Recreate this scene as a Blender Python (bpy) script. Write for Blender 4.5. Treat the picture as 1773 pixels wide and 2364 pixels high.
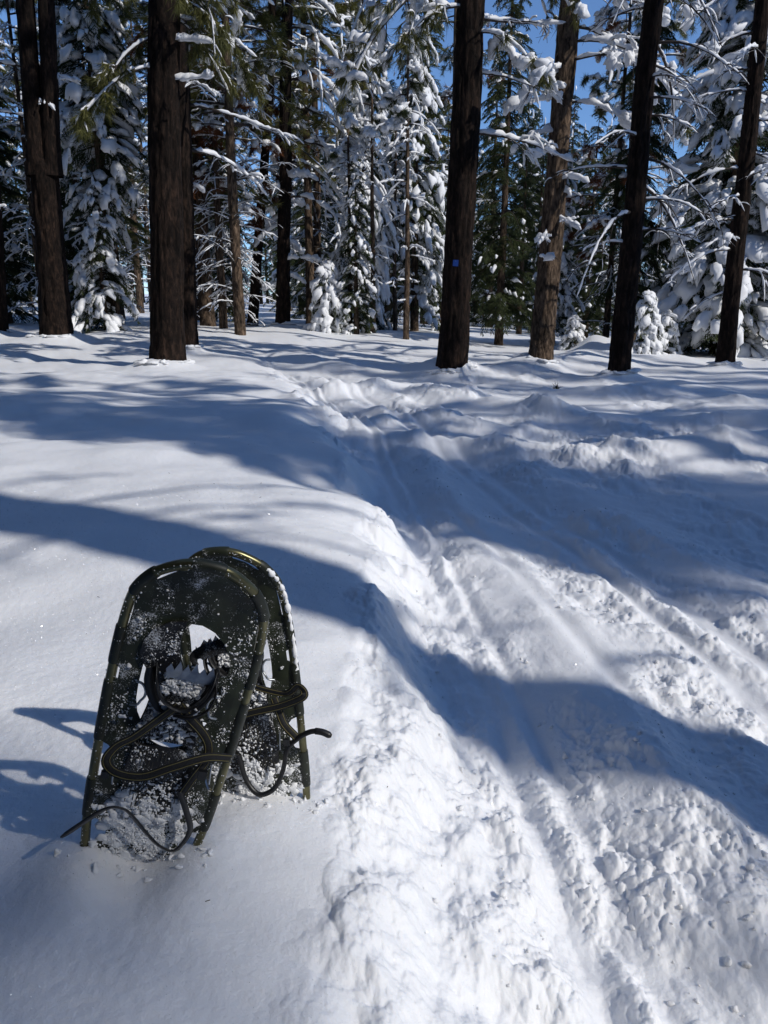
import bpy, bmesh, math, random
import numpy as np
from mathutils import Vector, Matrix
from mathutils.geometry import delaunay_2d_cdt

# ------------------------------------------------------------------ camera, sky, sun, exposure
SC = bpy.context.scene
COL = SC.collection
for o in list(bpy.data.objects):
    bpy.data.objects.remove(o)
rng = np.random.default_rng(11)

CAM_Z = 0.9
cam = bpy.data.cameras.new('camera')
cam.sensor_fit = 'VERTICAL'
cam.sensor_height = 36.0
cam.sensor_width = 27.0
cam.lens = 26.04
cam.clip_start = 0.05
cam.clip_end = 600
cam_ob = bpy.data.objects.new('camera', cam)
COL.objects.link(cam_ob)
cam_ob.location = (0, 0, CAM_Z)
cam_ob.rotation_euler = (math.radians(90 - 14.9), 0, 0)
SC.camera = cam_ob

SUN_EL = math.radians(38)
SUN_AZ = np.array([0.855, -0.518]); SUN_AZ /= np.linalg.norm(SUN_AZ)      # towards the sun, on the ground
world = bpy.data.worlds.new('World')
SC.world = world
world.use_nodes = True
wn = world.node_tree
bg = wn.nodes['Background']
sky = wn.nodes.new('ShaderNodeTexSky')
sky.sky_type = 'NISHITA'
sky.sun_disc = False
sky.sun_elevation = SUN_EL
sky.sun_rotation = math.atan2(SUN_AZ[0], SUN_AZ[1])
sky.altitude = 2000
sky.air_density = 1.0
sky.dust_density = 0.0
sky.ozone_density = 7.0
wn.links.new(sky.outputs[0], bg.inputs[0])
bg.inputs[1].default_value = 0.115

sun = bpy.data.lights.new('sun', 'SUN')
sun.energy = 2.4
sun.angle = math.radians(0.53)
sun.color = (1.0, 0.96, 0.9)
sun_ob = bpy.data.objects.new('sun', sun)
COL.objects.link(sun_ob)
sd = Vector((SUN_AZ[0] * math.cos(SUN_EL), SUN_AZ[1] * math.cos(SUN_EL), math.sin(SUN_EL)))
sun_ob.rotation_euler = sd.to_track_quat('Z', 'Y').to_euler()
sun_ob.location = (12, -8, 14)

SC.view_settings.view_transform = 'Standard'
SC.view_settings.look = 'None'
SC.view_settings.gamma = 1.0
SC.view_settings.use_curve_mapping = False
SC.view_settings.exposure = 0.37
SC.render.engine = 'CYCLES'
SC.cycles.max_bounces = 6
SC.cycles.diffuse_bounces = 4
SC.cycles.glossy_bounces = 2
SC.cycles.transmission_bounces = 2
SC.cycles.use_denoising = True

# ------------------------------------------------------------------ numeric noise
def _h(ix, iy, iz, seed):
    n = (ix.astype(np.int64) * 374761393 + iy.astype(np.int64) * 668265263 + iz.astype(np.int64) * 2147483647 + seed * 974634721) & 0xffffffff
    n = ((n ^ (n >> 13)) * 1274126177) & 0xffffffff
    n = ((n ^ (n >> 16)) * 2246822519) & 0xffffffff
    n = n ^ (n >> 15)
    return (n & 0xffffff).astype(np.float64) / 0xffffff

def noise2(x, y, seed=0):
    xi = np.floor(x); yi = np.floor(y); fx = x - xi; fy = y - yi
    u = fx * fx * fx * (fx * (fx * 6 - 15) + 10); v = fy * fy * fy * (fy * (fy * 6 - 15) + 10)
    z = np.zeros_like(xi)
    def g(a, b):
        t = _h(xi + a, yi + b, z, seed) * 2 * np.pi
        return np.cos(t) * (fx - a) + np.sin(t) * (fy - b)
    return ((g(0, 0) * (1 - u) + g(1, 0) * u) * (1 - v) + (g(0, 1) * (1 - u) + g(1, 1) * u) * v) * 1.5

def noise3(x, y, z, seed=0):
    xi, yi, zi = np.floor(x), np.floor(y), np.floor(z)
    fx, fy, fz = x - xi, y - yi, z - zi
    u, v, w = [f * f * (3 - 2 * f) for f in (fx, fy, fz)]
    r = 0
    for a in (0, 1):
        for b in (0, 1):
            for c in (0, 1):
                r = r + _h(xi + a, yi + b, zi + c, seed) * (u if a else 1 - u) * (v if b else 1 - v) * (w if c else 1 - w)
    return r * 2 - 1

def fbm2(x, y, o=4, seed=0, gain=.5):
    r = 0; a = 1.0
    for k in range(o):
        r = r + a * noise2(x * 2 ** k + 13.7 * k, y * 2 ** k - 7.1 * k, seed + k)
        a *= gain
    return r

def lumps2(x, y, seed=0, keep=1.0):
    """rounded clods: one ball of its own size per cell"""
    xi = np.floor(x); yi = np.floor(y); best = np.zeros_like(x); zero = np.zeros_like(xi)
    for a in (-1, 0, 1):
        for b in (-1, 0, 1):
            cx = xi + a; cy = yi + b
            px = cx + _h(cx, cy, zero, seed); py = cy + _h(cx, cy, zero, seed + 1)
            s = _h(cx, cy, zero, seed + 2); on = (_h(cx, cy, zero, seed + 3) < keep)
            r = .35 + .5 * s
            d2 = (x - px) ** 2 + (y - py) ** 2
            h = np.sqrt(np.maximum(0, r * r - d2)) * on
            best = np.maximum(best, h)
    return best

def sstep(a, b, x):
    t = np.clip((x - a) / (b - a), 0, 1)
    return t * t * (3 - 2 * t)

# ------------------------------------------------------------------ mesh helpers
class MB:
    """collects vertices and faces and links them as ONE mesh object"""
    def __init__(s):
        s.v = []; s.f = []; s.n = 0
    def add(s, v, f):
        v = np.array(v, float).reshape(-1, 3); f = np.array(f, int)
        s.v.append(v); s.f.append(f + s.n); s.n += len(v)
    def mesh(s, name, mat, smooth=True):
        me = bpy.data.meshes.new(name)
        if s.n:
            V = np.concatenate(s.v)
            loops = np.concatenate([f.ravel() for f in s.f])
            sizes = np.concatenate([np.full(len(f), f.shape[1]) for f in s.f])
            me.vertices.add(len(V)); me.vertices.foreach_set('co', V.ravel().astype(np.float32))
            me.loops.add(len(loops)); me.loops.foreach_set('vertex_index', loops.astype(np.int32))
            me.polygons.add(len(sizes))
            me.polygons.foreach_set('loop_start', np.concatenate([[0], np.cumsum(sizes)[:-1]]).astype(np.int32))
            me.polygons.foreach_set('use_smooth', np.full(len(sizes), smooth))
            me.update(calc_edges=True)
        me.materials.append(mat)
        return me
    def build(s, name, mat, parent=None, smooth=True, **props):
        return link(name, s.mesh(name, mat, smooth), parent, **props)

def link(name, me, parent=None, **props):
    o = bpy.data.objects.new(name, me)
    COL.objects.link(o)
    if parent is not None:
        o.parent = parent
    for k, v in props.items():
        o[k] = v
    return o

def thing(name, label, cat, loc=(0, 0, 0), group=None):
    o = bpy.data.objects.new(name, None)
    o.empty_display_size = .2
    COL.objects.link(o)
    o.location = loc
    o['label'] = label; o['category'] = cat
    if group:
        o['group'] = group
    return o

def copy_tree(root, parent=None):
    kids = list(root.children)
    c = root.copy()
    COL.objects.link(c)
    c.parent = parent
    for k in kids:
        copy_tree(k, c)
    return c

def unit(a):
    a = np.asarray(a, float)
    return a / (np.linalg.norm(a, axis=-1, keepdims=True) + 1e-12)

def frames(P):
    P = np.asarray(P, float)
    T = unit(np.gradient(P, axis=0))
    ref = np.array([0, 0, 1.0]) if abs(T[0][2]) < .9 else np.array([0, 1.0, 0])
    A = unit(np.cross(T, ref)); B = np.cross(A, T)
    return T, A, B

def tube(mb, P, r, n=6, cap=True, up=None):
    P = np.asarray(P, float); m = len(P)
    r = np.broadcast_to(np.asarray(r, float), (m,))
    T, A, B = frames(P)
    t = np.arange(n) / n * 2 * np.pi
    V = P[:, None] + r[:, None, None] * (np.cos(t)[None, :, None] * A[:, None] + np.sin(t)[None, :, None] * B[:, None])
    i = np.arange(m - 1)[:, None] * n; j = np.arange(n)[None]
    j2 = (j + 1) % n
    F = np.stack([i + j, i + j2, i + n + j2, i + n + j], -1).reshape(-1, 4)
    mb.add(V, F)
    if cap and n >= 3:
        mb.add(np.concatenate([V[0], P[:1]]), np.stack([(np.arange(n) + 1) % n, np.arange(n), np.full(n, n)], -1))
        mb.add(np.concatenate([V[-1], P[-1:]]), np.stack([np.arange(n), (np.arange(n) + 1) % n, np.full(n, n)], -1))

def spline(pts, n):
    """Catmull-Rom through pts"""
    p = np.asarray(pts, float)
    p = np.concatenate([[2 * p[0] - p[1]], p, [2 * p[-1] - p[-2]]])
    k = len(p) - 3
    u = np.linspace(0, k - 1e-9, n); i = u.astype(int); t = (u - i)[:, None]
    a, b, c, d = p[i], p[i + 1], p[i + 2], p[i + 3]
    return .5 * ((2 * b) + (c - a) * t + (2 * a - 5 * b + 4 * c - d) * t ** 2 + (3 * b - a - 3 * c + d) * t ** 3)

def ribbon(mb, P, W, width, thick):
    """flat band along P, W = unit vector across the band"""
    P = np.asarray(P, float); m = len(P)
    T = unit(np.gradient(P, axis=0))
    W = unit(np.broadcast_to(np.asarray(W, float), P.shape)); W = unit(W - (W * T).sum(-1, keepdims=True) * T)
    N = np.cross(T, W)
    wd = np.broadcast_to(np.asarray(width, float), (m,))[:, None] / 2
    th = thick / 2
    V = np.stack([P - W * wd - N * th, P + W * wd - N * th, P + W * wd + N * th, P - W * wd + N * th], 1)
    i = np.arange(m - 1)[:, None] * 4; j = np.arange(4)[None]; j2 = (j + 1) % 4
    mb.add(V, np.stack([i + j, i + j2, i + 4 + j2, i + 4 + j], -1).reshape(-1, 4))
    mb.add(V[0], [[3, 2, 1, 0]]); mb.add(V[-1], [[0, 1, 2, 3]])

def ico(sub):
    bm = bmesh.new()
    bmesh.ops.create_icosphere(bm, subdivisions=sub, radius=1)
    V = np.array([v.co[:] for v in bm.verts]); F = np.array([[v.index for v in f.verts] for f in bm.faces])
    bm.free()
    return V, F
ICO = {k: ico(k) for k in (1, 2, 3)}

def blobs(mb, C, S, R=None, sub=2, rough=.25, seed=0, flat=.5, bend=0.0):
    """many lumpy snow bodies: centres C (n,3), half sizes S (n,3), axes R (n,3,3) as rows x,y,z"""
    C = np.asarray(C, float); n = len(C)
    if n == 0:
        return
    S = np.asarray(S, float)
    V, F = ICO[sub]
    off = np.random.default_rng(seed).uniform(-50, 50, (n, 1, 3))
    q = V[None] * 1.3 + off
    d = noise3(q[..., 0], q[..., 1], q[..., 2], 3) * rough + noise3(q[..., 0] * 2.3, q[..., 1] * 2.3, q[..., 2] * 2.3, 5) * rough * .5
    p = V[None] * (1 + d[..., None])
    p[..., 2] = np.where(p[..., 2] < 0, p[..., 2] * flat, p[..., 2])
    if bend:
        p[..., 2] -= bend * p[..., 0] ** 2
    p = p * S[:, None]
    if R is not None:
        p = np.einsum('nvk,nkj->nvj', p, R)
    p = p + C[:, None]
    mb.add(p.reshape(-1, 3), (F[None] + (np.arange(n) * len(V))[:, None, None]).reshape(-1, 3))

# ------------------------------------------------------------------ materials
def new_mat(name):
    m = bpy.data.materials.new(name)
    m.use_nodes = True
    nt = m.node_tree
    return m, nt, nt.nodes['Principled BSDF']

def N(nt, kind, **kw):
    n = nt.nodes.new(kind)
    for k, v in kw.items():
        if k.startswith('_'):
            setattr(n, k[1:], v)
        else:
            n.inputs[k.replace('__', ' ')].default_value = v
    return n

def ramp(nt, stops, interp='LINEAR'):
    r = nt.nodes.new('ShaderNodeValToRGB')
    r.color_ramp.interpolation = interp
    e = r.color_ramp.elements
    while len(e) < len(stops):
        e.new(.5)
    for x, (p, c) in zip(e, stops):
        x.position = p; x.color = (*c, 1) if len(c) == 3 else c
    return r

def plain(name, col, rough=.6, metal=0.0, var=.0, scale=30, spec=.5):
    m, nt, b = new_mat(name)
    b.inputs['Base Color'].default_value = (*col, 1)
    b.inputs['Roughness'].default_value = rough
    b.inputs['Metallic'].default_value = metal
    b.inputs['Specular IOR Level'].default_value = spec
    if var:
        tc = N(nt, 'ShaderNodeTexCoord'); nz = N(nt, 'ShaderNodeTexNoise', Scale=scale, Detail=4.0)
        nt.links.new(tc.outputs['Object'], nz.inputs['Vector'])
        lo = tuple(c * (1 - var) for c in col); hi = tuple(min(1, c * (1 + var)) for c in col)
        r = ramp(nt, [(.35, lo), (.65, hi)])
        nt.links.new(nz.outputs['Fac'], r.inputs[0]); nt.links.new(r.outputs[0], b.inputs['Base Color'])
    return m

def snow_mat(name, bump=True, sss=True):
    m, nt, b = new_mat(name)
    b.inputs['Base Color'].default_value = (.86, .87, .89, 1)
    b.inputs['Roughness'].default_value = .65
    b.inputs['Specular IOR Level'].default_value = .25
    if sss:
        b.inputs['Subsurface Weight'].default_value = .5
        b.inputs['Subsurface Radius'].default_value = (.9, 1.0, 1.1)
        b.inputs['Subsurface Scale'].default_value = .022
    if bump:
        tc = N(nt, 'ShaderNodeTexCoord')
        a = N(nt, 'ShaderNodeTexNoise', Scale=160.0, Detail=3.0, Roughness=.6)
        c = N(nt, 'ShaderNodeTexNoise', Scale=34.0, Detail=4.0, Roughness=.6)
        for n in (a, c):
            nt.links.new(tc.outputs['Object'], n.inputs['Vector'])
        b1 = N(nt, 'ShaderNodeBump', Strength=.65, Distance=.0028)
        b2 = N(nt, 'ShaderNodeBump', Strength=.24, Distance=.006)
        nt.links.new(a.outputs['Fac'], b1.inputs['Height']); nt.links.new(c.outputs['Fac'], b2.inputs['Height'])
        nt.links.new(b1.outputs[0], b2.inputs['Normal']); nt.links.new(b2.outputs[0], b.inputs['Normal'])
    return m

M_SNOW = snow_mat('ground_snow')
M_TSNOW = snow_mat('tree_snow', bump=False, sss=False)
M_FLECK = snow_mat('caked_snow', bump=False, sss=False)

def bark_mat(name, dark, mid, red, scale=1.0):
    m, nt, b = new_mat(name)
    tc = N(nt, 'ShaderNodeTexCoord')
    mp = N(nt, 'ShaderNodeMapping'); mp.inputs['Scale'].default_value = (scale, scale, scale * .30)
    nt.links.new(tc.outputs['Object'], mp.inputs[0])
    n1 = N(nt, 'ShaderNodeTexNoise', Scale=20.0, Detail=7.0, Roughness=.65, Distortion=.6)
    n2 = N(nt, 'ShaderNodeTexNoise', Scale=2.2, Detail=3.0)
    nt.links.new(mp.outputs[0], n1.inputs['Vector']); nt.links.new(tc.outputs['Object'], n2.inputs['Vector'])
    r = ramp(nt, [(.36, dark), (.52, mid), (.72, red)])
    nt.links.new(n1.outputs['Fac'], r.inputs[0])
    mx = N(nt, 'ShaderNodeMix', _data_type='RGBA', _blend_type='MULTIPLY')
    r2 = ramp(nt, [(.3, (.50, .49, .48)), (.7, (1.25, 1.12, 1.02))])
    nt.links.new(n2.outputs['Fac'], r2.inputs[0])
    mx.inputs[0].default_value = 1
    nt.links.new(r.outputs[0], mx.inputs[6]); nt.links.new(r2.outputs[0], mx.inputs[7])
    nt.links.new(mx.outputs[2], b.inputs['Base Color'])
    b.inputs['Roughness'].default_value = .95
    b.inputs['Specular IOR Level'].default_value = .15
    bp = N(nt, 'ShaderNodeBump', Strength=.9, Distance=.03)
    nt.links.new(n1.outputs['Fac'], bp.inputs['Height']); nt.links.new(bp.outputs[0], b.inputs['Normal'])
    return m

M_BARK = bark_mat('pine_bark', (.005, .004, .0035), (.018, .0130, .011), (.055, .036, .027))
M_BARK2 = bark_mat('sunlit_bark', (.018, .014, .011), (.105, .080, .060), (.26, .20, .15))  # lighter brown bark: the sunlit trunk's brightness is put into the colour
M_TWIG = plain('twig_bark', (.045, .034, .027), .9, var=.4, scale=8)

def leaf_mat(name, a, c, rough=.7):
    m, nt, b = new_mat(name)
    tc = N(nt, 'ShaderNodeTexCoord'); nz = N(nt, 'ShaderNodeTexNoise', Scale=2.6, Detail=5.0)
    nt.links.new(tc.outputs['Object'], nz.inputs['Vector'])
    r = ramp(nt, [(.36, a), (.66, c)])
    nt.links.new(nz.outputs['Fac'], r.inputs[0]); nt.links.new(r.outputs[0], b.inputs['Base Color'])
    b.inputs['Roughness'].default_value = rough
    b.inputs['Specular IOR Level'].default_value = .3
    # needles let some light through
    tr = N(nt, 'ShaderNodeBsdfTranslucent'); ms = N(nt, 'ShaderNodeMixShader'); ms.inputs[0].default_value = .35
    nt.links.new(r.outputs[0], tr.inputs['Color'])
    nt.links.new(b.outputs[0], ms.inputs[1]); nt.links.new(tr.outputs[0], ms.inputs[2])
    nt.links.new(ms.outputs[0], nt.nodes['Material Output'].inputs['Surface'])
    return m
M_FIR = leaf_mat('fir_needles', (.028, .042, .017), (.09, .112, .042))
M_FIRG = leaf_mat('olive_fir_needles', (.06, .075, .02), (.18, .185, .05))
M_PINE = leaf_mat('pine_needles', (.055, .062, .019), (.17, .165, .05))
M_OLIVE = leaf_mat('olive_pine_needles', (.09, .095, .024), (.26, .24, .07))
M_DEAD = leaf_mat('dead_needles', (.10, .036, .014), (.26, .095, .035))

# ------------------------------------------------------------------ terrain
LIP = np.array([(-9, -.3), (.3, -.15), (1.14, -.085), (1.8, -.075), (2.6, -.05), (3.6, -.10), (4.8, -.28), (8.3, -.9), (10.6, -1.5), (15, -2.7), (20, -4.2), (40, -9)])
TR1 = np.array([(-9, .5), (.6, .44), (1.24, .377), (2.19, .334), (4.06, .186), (7.3, -.14), (11, -1.1), (15, -2.3), (40, -8)])
TR2 = np.array([(-9, 1.9), (.8, 1.47), (2.13, 1.23), (3.8, 1.03), (6.1, .62), (8, .2), (11, -.6), (40, -7)])
DEP = np.array([(-9, .30), (1.5, .30), (3, .35), (6, .33), (10, .24), (14, .12), (20, .05), (26, 0), (99, 0)])

def curve_at(C, y):
    return np.interp(y, C[:, 0], C[:, 1])

def ridge(x, y, pts, w, h):
    """soft berm along a polyline"""
    best = np.full_like(x, 1e9)
    for a, b in zip(pts[:-1], pts[1:]):
        a = np.array(a, float); b = np.array(b, float); d = b - a
        t = np.clip(((x - a[0]) * d[0] + (y - a[1]) * d[1]) / (d @ d), 0, 1)
        best = np.minimum(best, np.hypot(x - a[0] - t * d[0], y - a[1] - t * d[1]))
    return h * np.exp(-(best / w) ** 2)

WELLS = []          # (x, y, radius) of trunks: snow stands a little higher round them

def ground(x, y, fine=True):
    x = np.asarray(x, float); y = np.asarray(y, float)
    A = np.interp(x, [-30, -2, 3, 8, 30], [.66, .60, .24, .02, .0])
    z = A * sstep(12.5, 23, y) + np.interp(x, [-20, 0, 8, 20], [.030, .018, .008, .004]) * np.maximum(0, y - 24)
    lip = curve_at(LIP, y) + .05 * noise2(y * 1.4, x * 0 + 3, 21) * np.clip(y / 2, .6, 3)
    if fine:
        lip = lip + (.030 * noise2(y * 5.5, x * 3.0, 22) + .014 * noise2(y * 15, x * 8, 23))
    t = lip - x
    d = curve_at(DEP, y)
    # rounded shoulder on the bank, broken slope below it
    w = np.clip(.16 + .035 * y, .16, .5)
    sd = np.interp(y, [1.5, 3.2], [.12, .30])
    S = np.where(t > 0, 1 - sd * np.exp(-np.maximum(t, 0) / w * 1.25), (1 - sd) * sstep(-np.interp(y, [1.4, 2.2, 5, 12], [.50, .28, .28, .5]), .015, t))
    right = sstep(2.2, 5.5, x - curve_at(TR1, y)) * sstep(16, 3, y) * .8
    S = np.maximum(S, right)
    z = z - d * (1 - S)
    bank = sstep(-.05, .25, t)
    z = z + .045 * fbm2(x * .55, y * .55, 3, 31) * sstep(0, 3, np.hypot(x, y - .5)) + .015 * fbm2(x * 1.7, y * 1.7, 2, 35) * bank
    # wind drifts on the bank
    z = z + .035 * sstep(1.5, 4, y) * np.sin((x * .35 + y * 1.0) * 2.1 + 1.6 * noise2(x * .4, y * .5, 40)) * bank * sstep(14, 8, y)
    # berms thrown up along the trail
    for pts, ww, hh in (([(5.5, 6.2), (4.2, 6.6), (1.9, 6.5), (.3, 6.9), (-.4, 7.6)], .34, .15),
                        ([(-.9, 10.8), (.5, 11.3), (1.5, 8.9), (1.9, 8.8)], .33, .16),
                        ([(2.0, 8.9), (2.7, 7.9), (3.9, 7.6), (6.5, 8.2)], .30, .12),
                        ([(-1.9, 16), (-.9, 14), (.9, 13.5)], .5, .16),
                        ([(-1.0, 9.0), (.1, 8.4), (1.0, 7.9)], .3, .10),
                        ([(3.0, 10.5), (6, 11.2), (10, 11.0)], .5, .10),
                        ([(2.0, 13.2), (4.5, 16.3), (6.0, 16.8)], .8, .16),
                        ([(5.2, 18), (5.9, 18.6)], .6, .38)):
        wob = 1 + .5 * noise2(x * 1.3, y * 1.3, 44)
        z = z + ridge(x + .18 * noise2(x * 1.1, y * 1.1, 47), y + .22 * noise2(x * .9, y * .9, 48), pts, ww, hh * .85) * wob
    # snow banked up round the shoes' feet and round trunks
    z = z + .040 * np.exp(-((x + .50) ** 2 / .008 + (y - 1.06) ** 2 / .02)) - .030 * np.exp(-((x + .42) ** 2 / .004 + (y - 1.06) ** 2 / .012)) + .022 * np.exp(-((x + .31) ** 2 / .006 + (y - 1.07) ** 2 / .01)) + .020 * np.exp(-((x + .20) ** 2 / .012 + (y - 1.20) ** 2 / .012))
    for (wx, wy, wr) in WELLS:
        dd = np.hypot(x - wx, y - wy)
        z = z + (.10 + .3 * wr) * np.exp(-((dd - wr * .5) / (wr * 1.5)) ** 2)
    if not fine:
        return z
    # trampled snow
    x1 = curve_at(TR1, y) + .012 * noise2(y * 1.1, y * 0 + 5, 51); x2 = curve_at(TR2, y) + .015 * noise2(y * 1.0, y * 0 + 9, 52)
    m = sstep(.10, -.08, t) * sstep(4.6, 2.6, x - x1) * sstep(17, 8, y)
    m_far = sstep(.1, -.2, t) * sstep(8, 3, x) * sstep(22, 10, y) * sstep(4.5, 7, y)
    patch = np.clip(.55 + 1.1 * fbm2(x * 1.3 + 4, y * .9, 3, 60), .12, 1.25)
    g1 = np.exp(-((x - x1) / .042) ** 2); g1b = np.exp(-((x - x1 - .115) / .03) ** 2)
    g2 = np.exp(-((x - x2) / .05) ** 2) + np.exp(-((x - x2 - .19) / .05) ** 2)
    g3 = np.exp(-((x - x2 + .02 + .42) / .045) ** 2) * sstep(5.5, 4.5, y) * sstep(1.5, 2.2, y)
    smooth = np.clip(g1 * 1.1 + g1b * .8 + g2 + g3 * .8, 0, 1)
    m2 = m * patch * (1 - .93 * smooth)
    wx_ = x + .035 * noise2(x * 8, y * 8, 61) + .010 * noise2(x * 28, y * 28, 67); wy_ = y + .035 * noise2(x * 8, y * 8, 62) + .010 * noise2(x * 28, y * 28, 68)
    grit = np.clip(.7 + 1.2 * fbm2(x * 4.1, y * 3.3, 3, 69), .15, 1.6)
    z = z + m2 * (.010 * lumps2(wx_ * 9, wy_ * 9, 70, .3) + .009 * lumps2(wx_ * 18, wy_ * 18, 74, .4) + .011 * lumps2(wx_ * 34, wy_ * 34, 78, .6) * grit + .009 * lumps2(wx_ * 62, wy_ * 62, 79, .75) * grit + .004 * lumps2(x * 110, y * 110, 80, .8) * grit
                  + .036 * fbm2(x * 3.2, y * 2.4, 6, 63, .52) - .010)
    z = z + m2 * sstep(2.0, 3.2, y) * (.020 * lumps2(wx_ * 7, wy_ * 6, 82, .5) + .016 * lumps2(wx_ * 13, wy_ * 10, 83, .6) - .008)
    # ridges of thrown snow beside the tracks
    z = z + m * .07 * (np.exp(-((x - x1 - .36) / .16) ** 2) * sstep(.8, 1.6, y) + .6 * np.exp(-((x - x2 - .55) / .18) ** 2)) * (.6 + .8 * patch)
    z = z - m * (.026 * g1 + .018 * g1b + .026 * g2 + .018 * g3) + m * .005 * np.exp(-((x - x1 - .068) / .014) ** 2)
    z = z + m_far * (1 - .6 * smooth) * patch * (.024 * lumps2(wx_ * 2.6, wy_ * 2.2, 81, .6) + .022 * lumps2(wx_ * 6, wy_ * 4.5, 85, .6) + .014 * lumps2(wx_ * 11, wy_ * 8, 86, .6) + .05 * fbm2(x * 1.5, y * 1.5, 3, 88))
    # crumbled foot of the bank
    cr = sstep(-.62, -.25, t) * sstep(.03, -.05, t) * sstep(7, 3, y)
    z = z + cr * (.022 * (lumps2(wx_ * 4.2 + .2, wy_ * 2.8, 91, .6) - .2) + .006 * lumps2(wx_ * 15, wy_ * 12, 95, .4) + (.007 * lumps2(wx_ * 36, wy_ * 32, 96, .6) + .004 * lumps2(x * 80, y * 76, 93, .7)) * grit + .046 * fbm2(x * 4.4, y * 3.0, 6, 97, .5))
    edge = np.exp(-((t - .01) / .035) ** 2) * sstep(6, 3, y)
    z = z + edge * .012 * lumps2(x * 16, y * 11, 99, .8)
    # grain on the untouched snow
    z = z + bank * (.0016 * fbm2(x * 9, y * 9, 3, 101) + .0009 * noise2(x * 60, y * 60, 105)) * sstep(9, 4, y)
    z = z + bank * sstep(5, 12, y) * .014 * fbm2(x * 2.2, y * 2.6, 3, 108)
    return z

# trunks: name key -> base x, base y, x at height, that height, radius
TRUNKS = {
    'fork': (-7.73, 18.0, -7.60, 4.2, .36), 'main_left': (-3.77, 13.0, -3.37, 5.57, .285),
    'behind_left': (-4.14, 16.0, -3.86, 6.65, .20), 'slanting': (-4.03, 23.0, -3.18, 6.31, .16),
    'drooping': (-2.93, 22.0, -2.49, 8.8, .20), 'marked': (1.16, 13.0, 1.35, 5.57, .255),
    'lit': (2.88, 14.0, 3.10, 5.93, .215), 'dark_right': (3.92, 12.6, 4.01, 5.42, .18),
    'far_right': (6.56, 14.5, 6.51, 5.41, .165), 'edge_left': (-9.61, 19.0, -8.92, 7.72, .18)}
for k, t in TRUNKS.items():
    WELLS.append((t[0], t[1], t[4]))

def ground_mesh():
    fine_a = np.radians(np.linspace(-34, 34, 720))
    left = np.radians(np.concatenate([np.linspace(-180, -60, 40, endpoint=False), np.linspace(-60, -34, 60, endpoint=False)]))
    right = np.radians(np.concatenate([np.linspace(34, 60, 60)[1:], np.linspace(60, 180, 41)[1:]]))
    ang = np.concatenate([left, fine_a, right])
    phi = np.radians(np.linspace(62, 1.9, 740))
    r = 1.15 / np.tan(phi)
    r = np.concatenate([[.02, .2, .35, .5], r[r > .56], np.geomspace(r[-1] * 1.04, 260, 40)])
    out = [r[0]]
    for q in r[1:]:
        k = int(np.ceil((q - out[-1]) / .045)) if 3.5 < q < 13 else 1
        out += list(np.linspace(out[-1], q, k + 1)[1:])
    r = np.array(out)
    R, Aa = np.meshgrid(r, ang, indexing='ij')
    X = R * np.sin(Aa); Y = R * np.cos(Aa)
    Z = ground(X, Y)
    nr, na = X.shape
    i = np.arange(nr - 1)[:, None] * na; j = np.arange(na - 1)[None]
    F = np.stack([i + j, i + na + j, i + na + j + 1, i + j + 1], -1).reshape(-1, 4)
    mb = MB(); mb.add(np.stack([X, Y, Z], -1), F[:, ::-1])
    o = mb.build('snow_ground', M_SNOW)
    o['kind'] = 'structure'
    o['label'] = 'snow covered forest floor with a trampled ski trail'
    return o
ground_mesh()

def gz(x, y):
    return float(ground(np.array([x]), np.array([y]), False)[0])

# loose clods along the trail
def clods():
    r = np.random.default_rng(5)
    n = 1700
    y = .75 + 5.5 * r.random(n) ** 1.8
    x = curve_at(TR1, y) + r.normal(.35, .5, n)
    keep = (np.abs(x - curve_at(TR1, y) - .03) > .10) & (np.abs(x - curve_at(TR2, y) - .09) > .17) & (x > curve_at(LIP, y) + .12) & (fbm2(x * 1.3 + 4, y * .9, 3, 60) > -.12)
    x, y = x[keep], y[keep]
    s = .0018 + .0055 * r.random(len(x)) ** 3
    z = ground(x, y) + s * .4
    S = s[:, None] * r.uniform(.7, 1.3, (len(x), 3))
    a = r.uniform(0, 6.3, len(x)); R = np.zeros((len(x), 3, 3))
    R[:, 0, 0] = np.cos(a); R[:, 0, 1] = np.sin(a); R[:, 1, 0] = -np.sin(a); R[:, 1, 1] = np.cos(a); R[:, 2, 2] = 1
    mb = MB(); blobs(mb, np.stack([x, y, z], -1), S, R, 2, .75, 7, 1.0)
    mb.build('snow_clods', M_SNOW, kind='stuff', label='loose clods of snow along the trampled trail')
clods()
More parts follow.
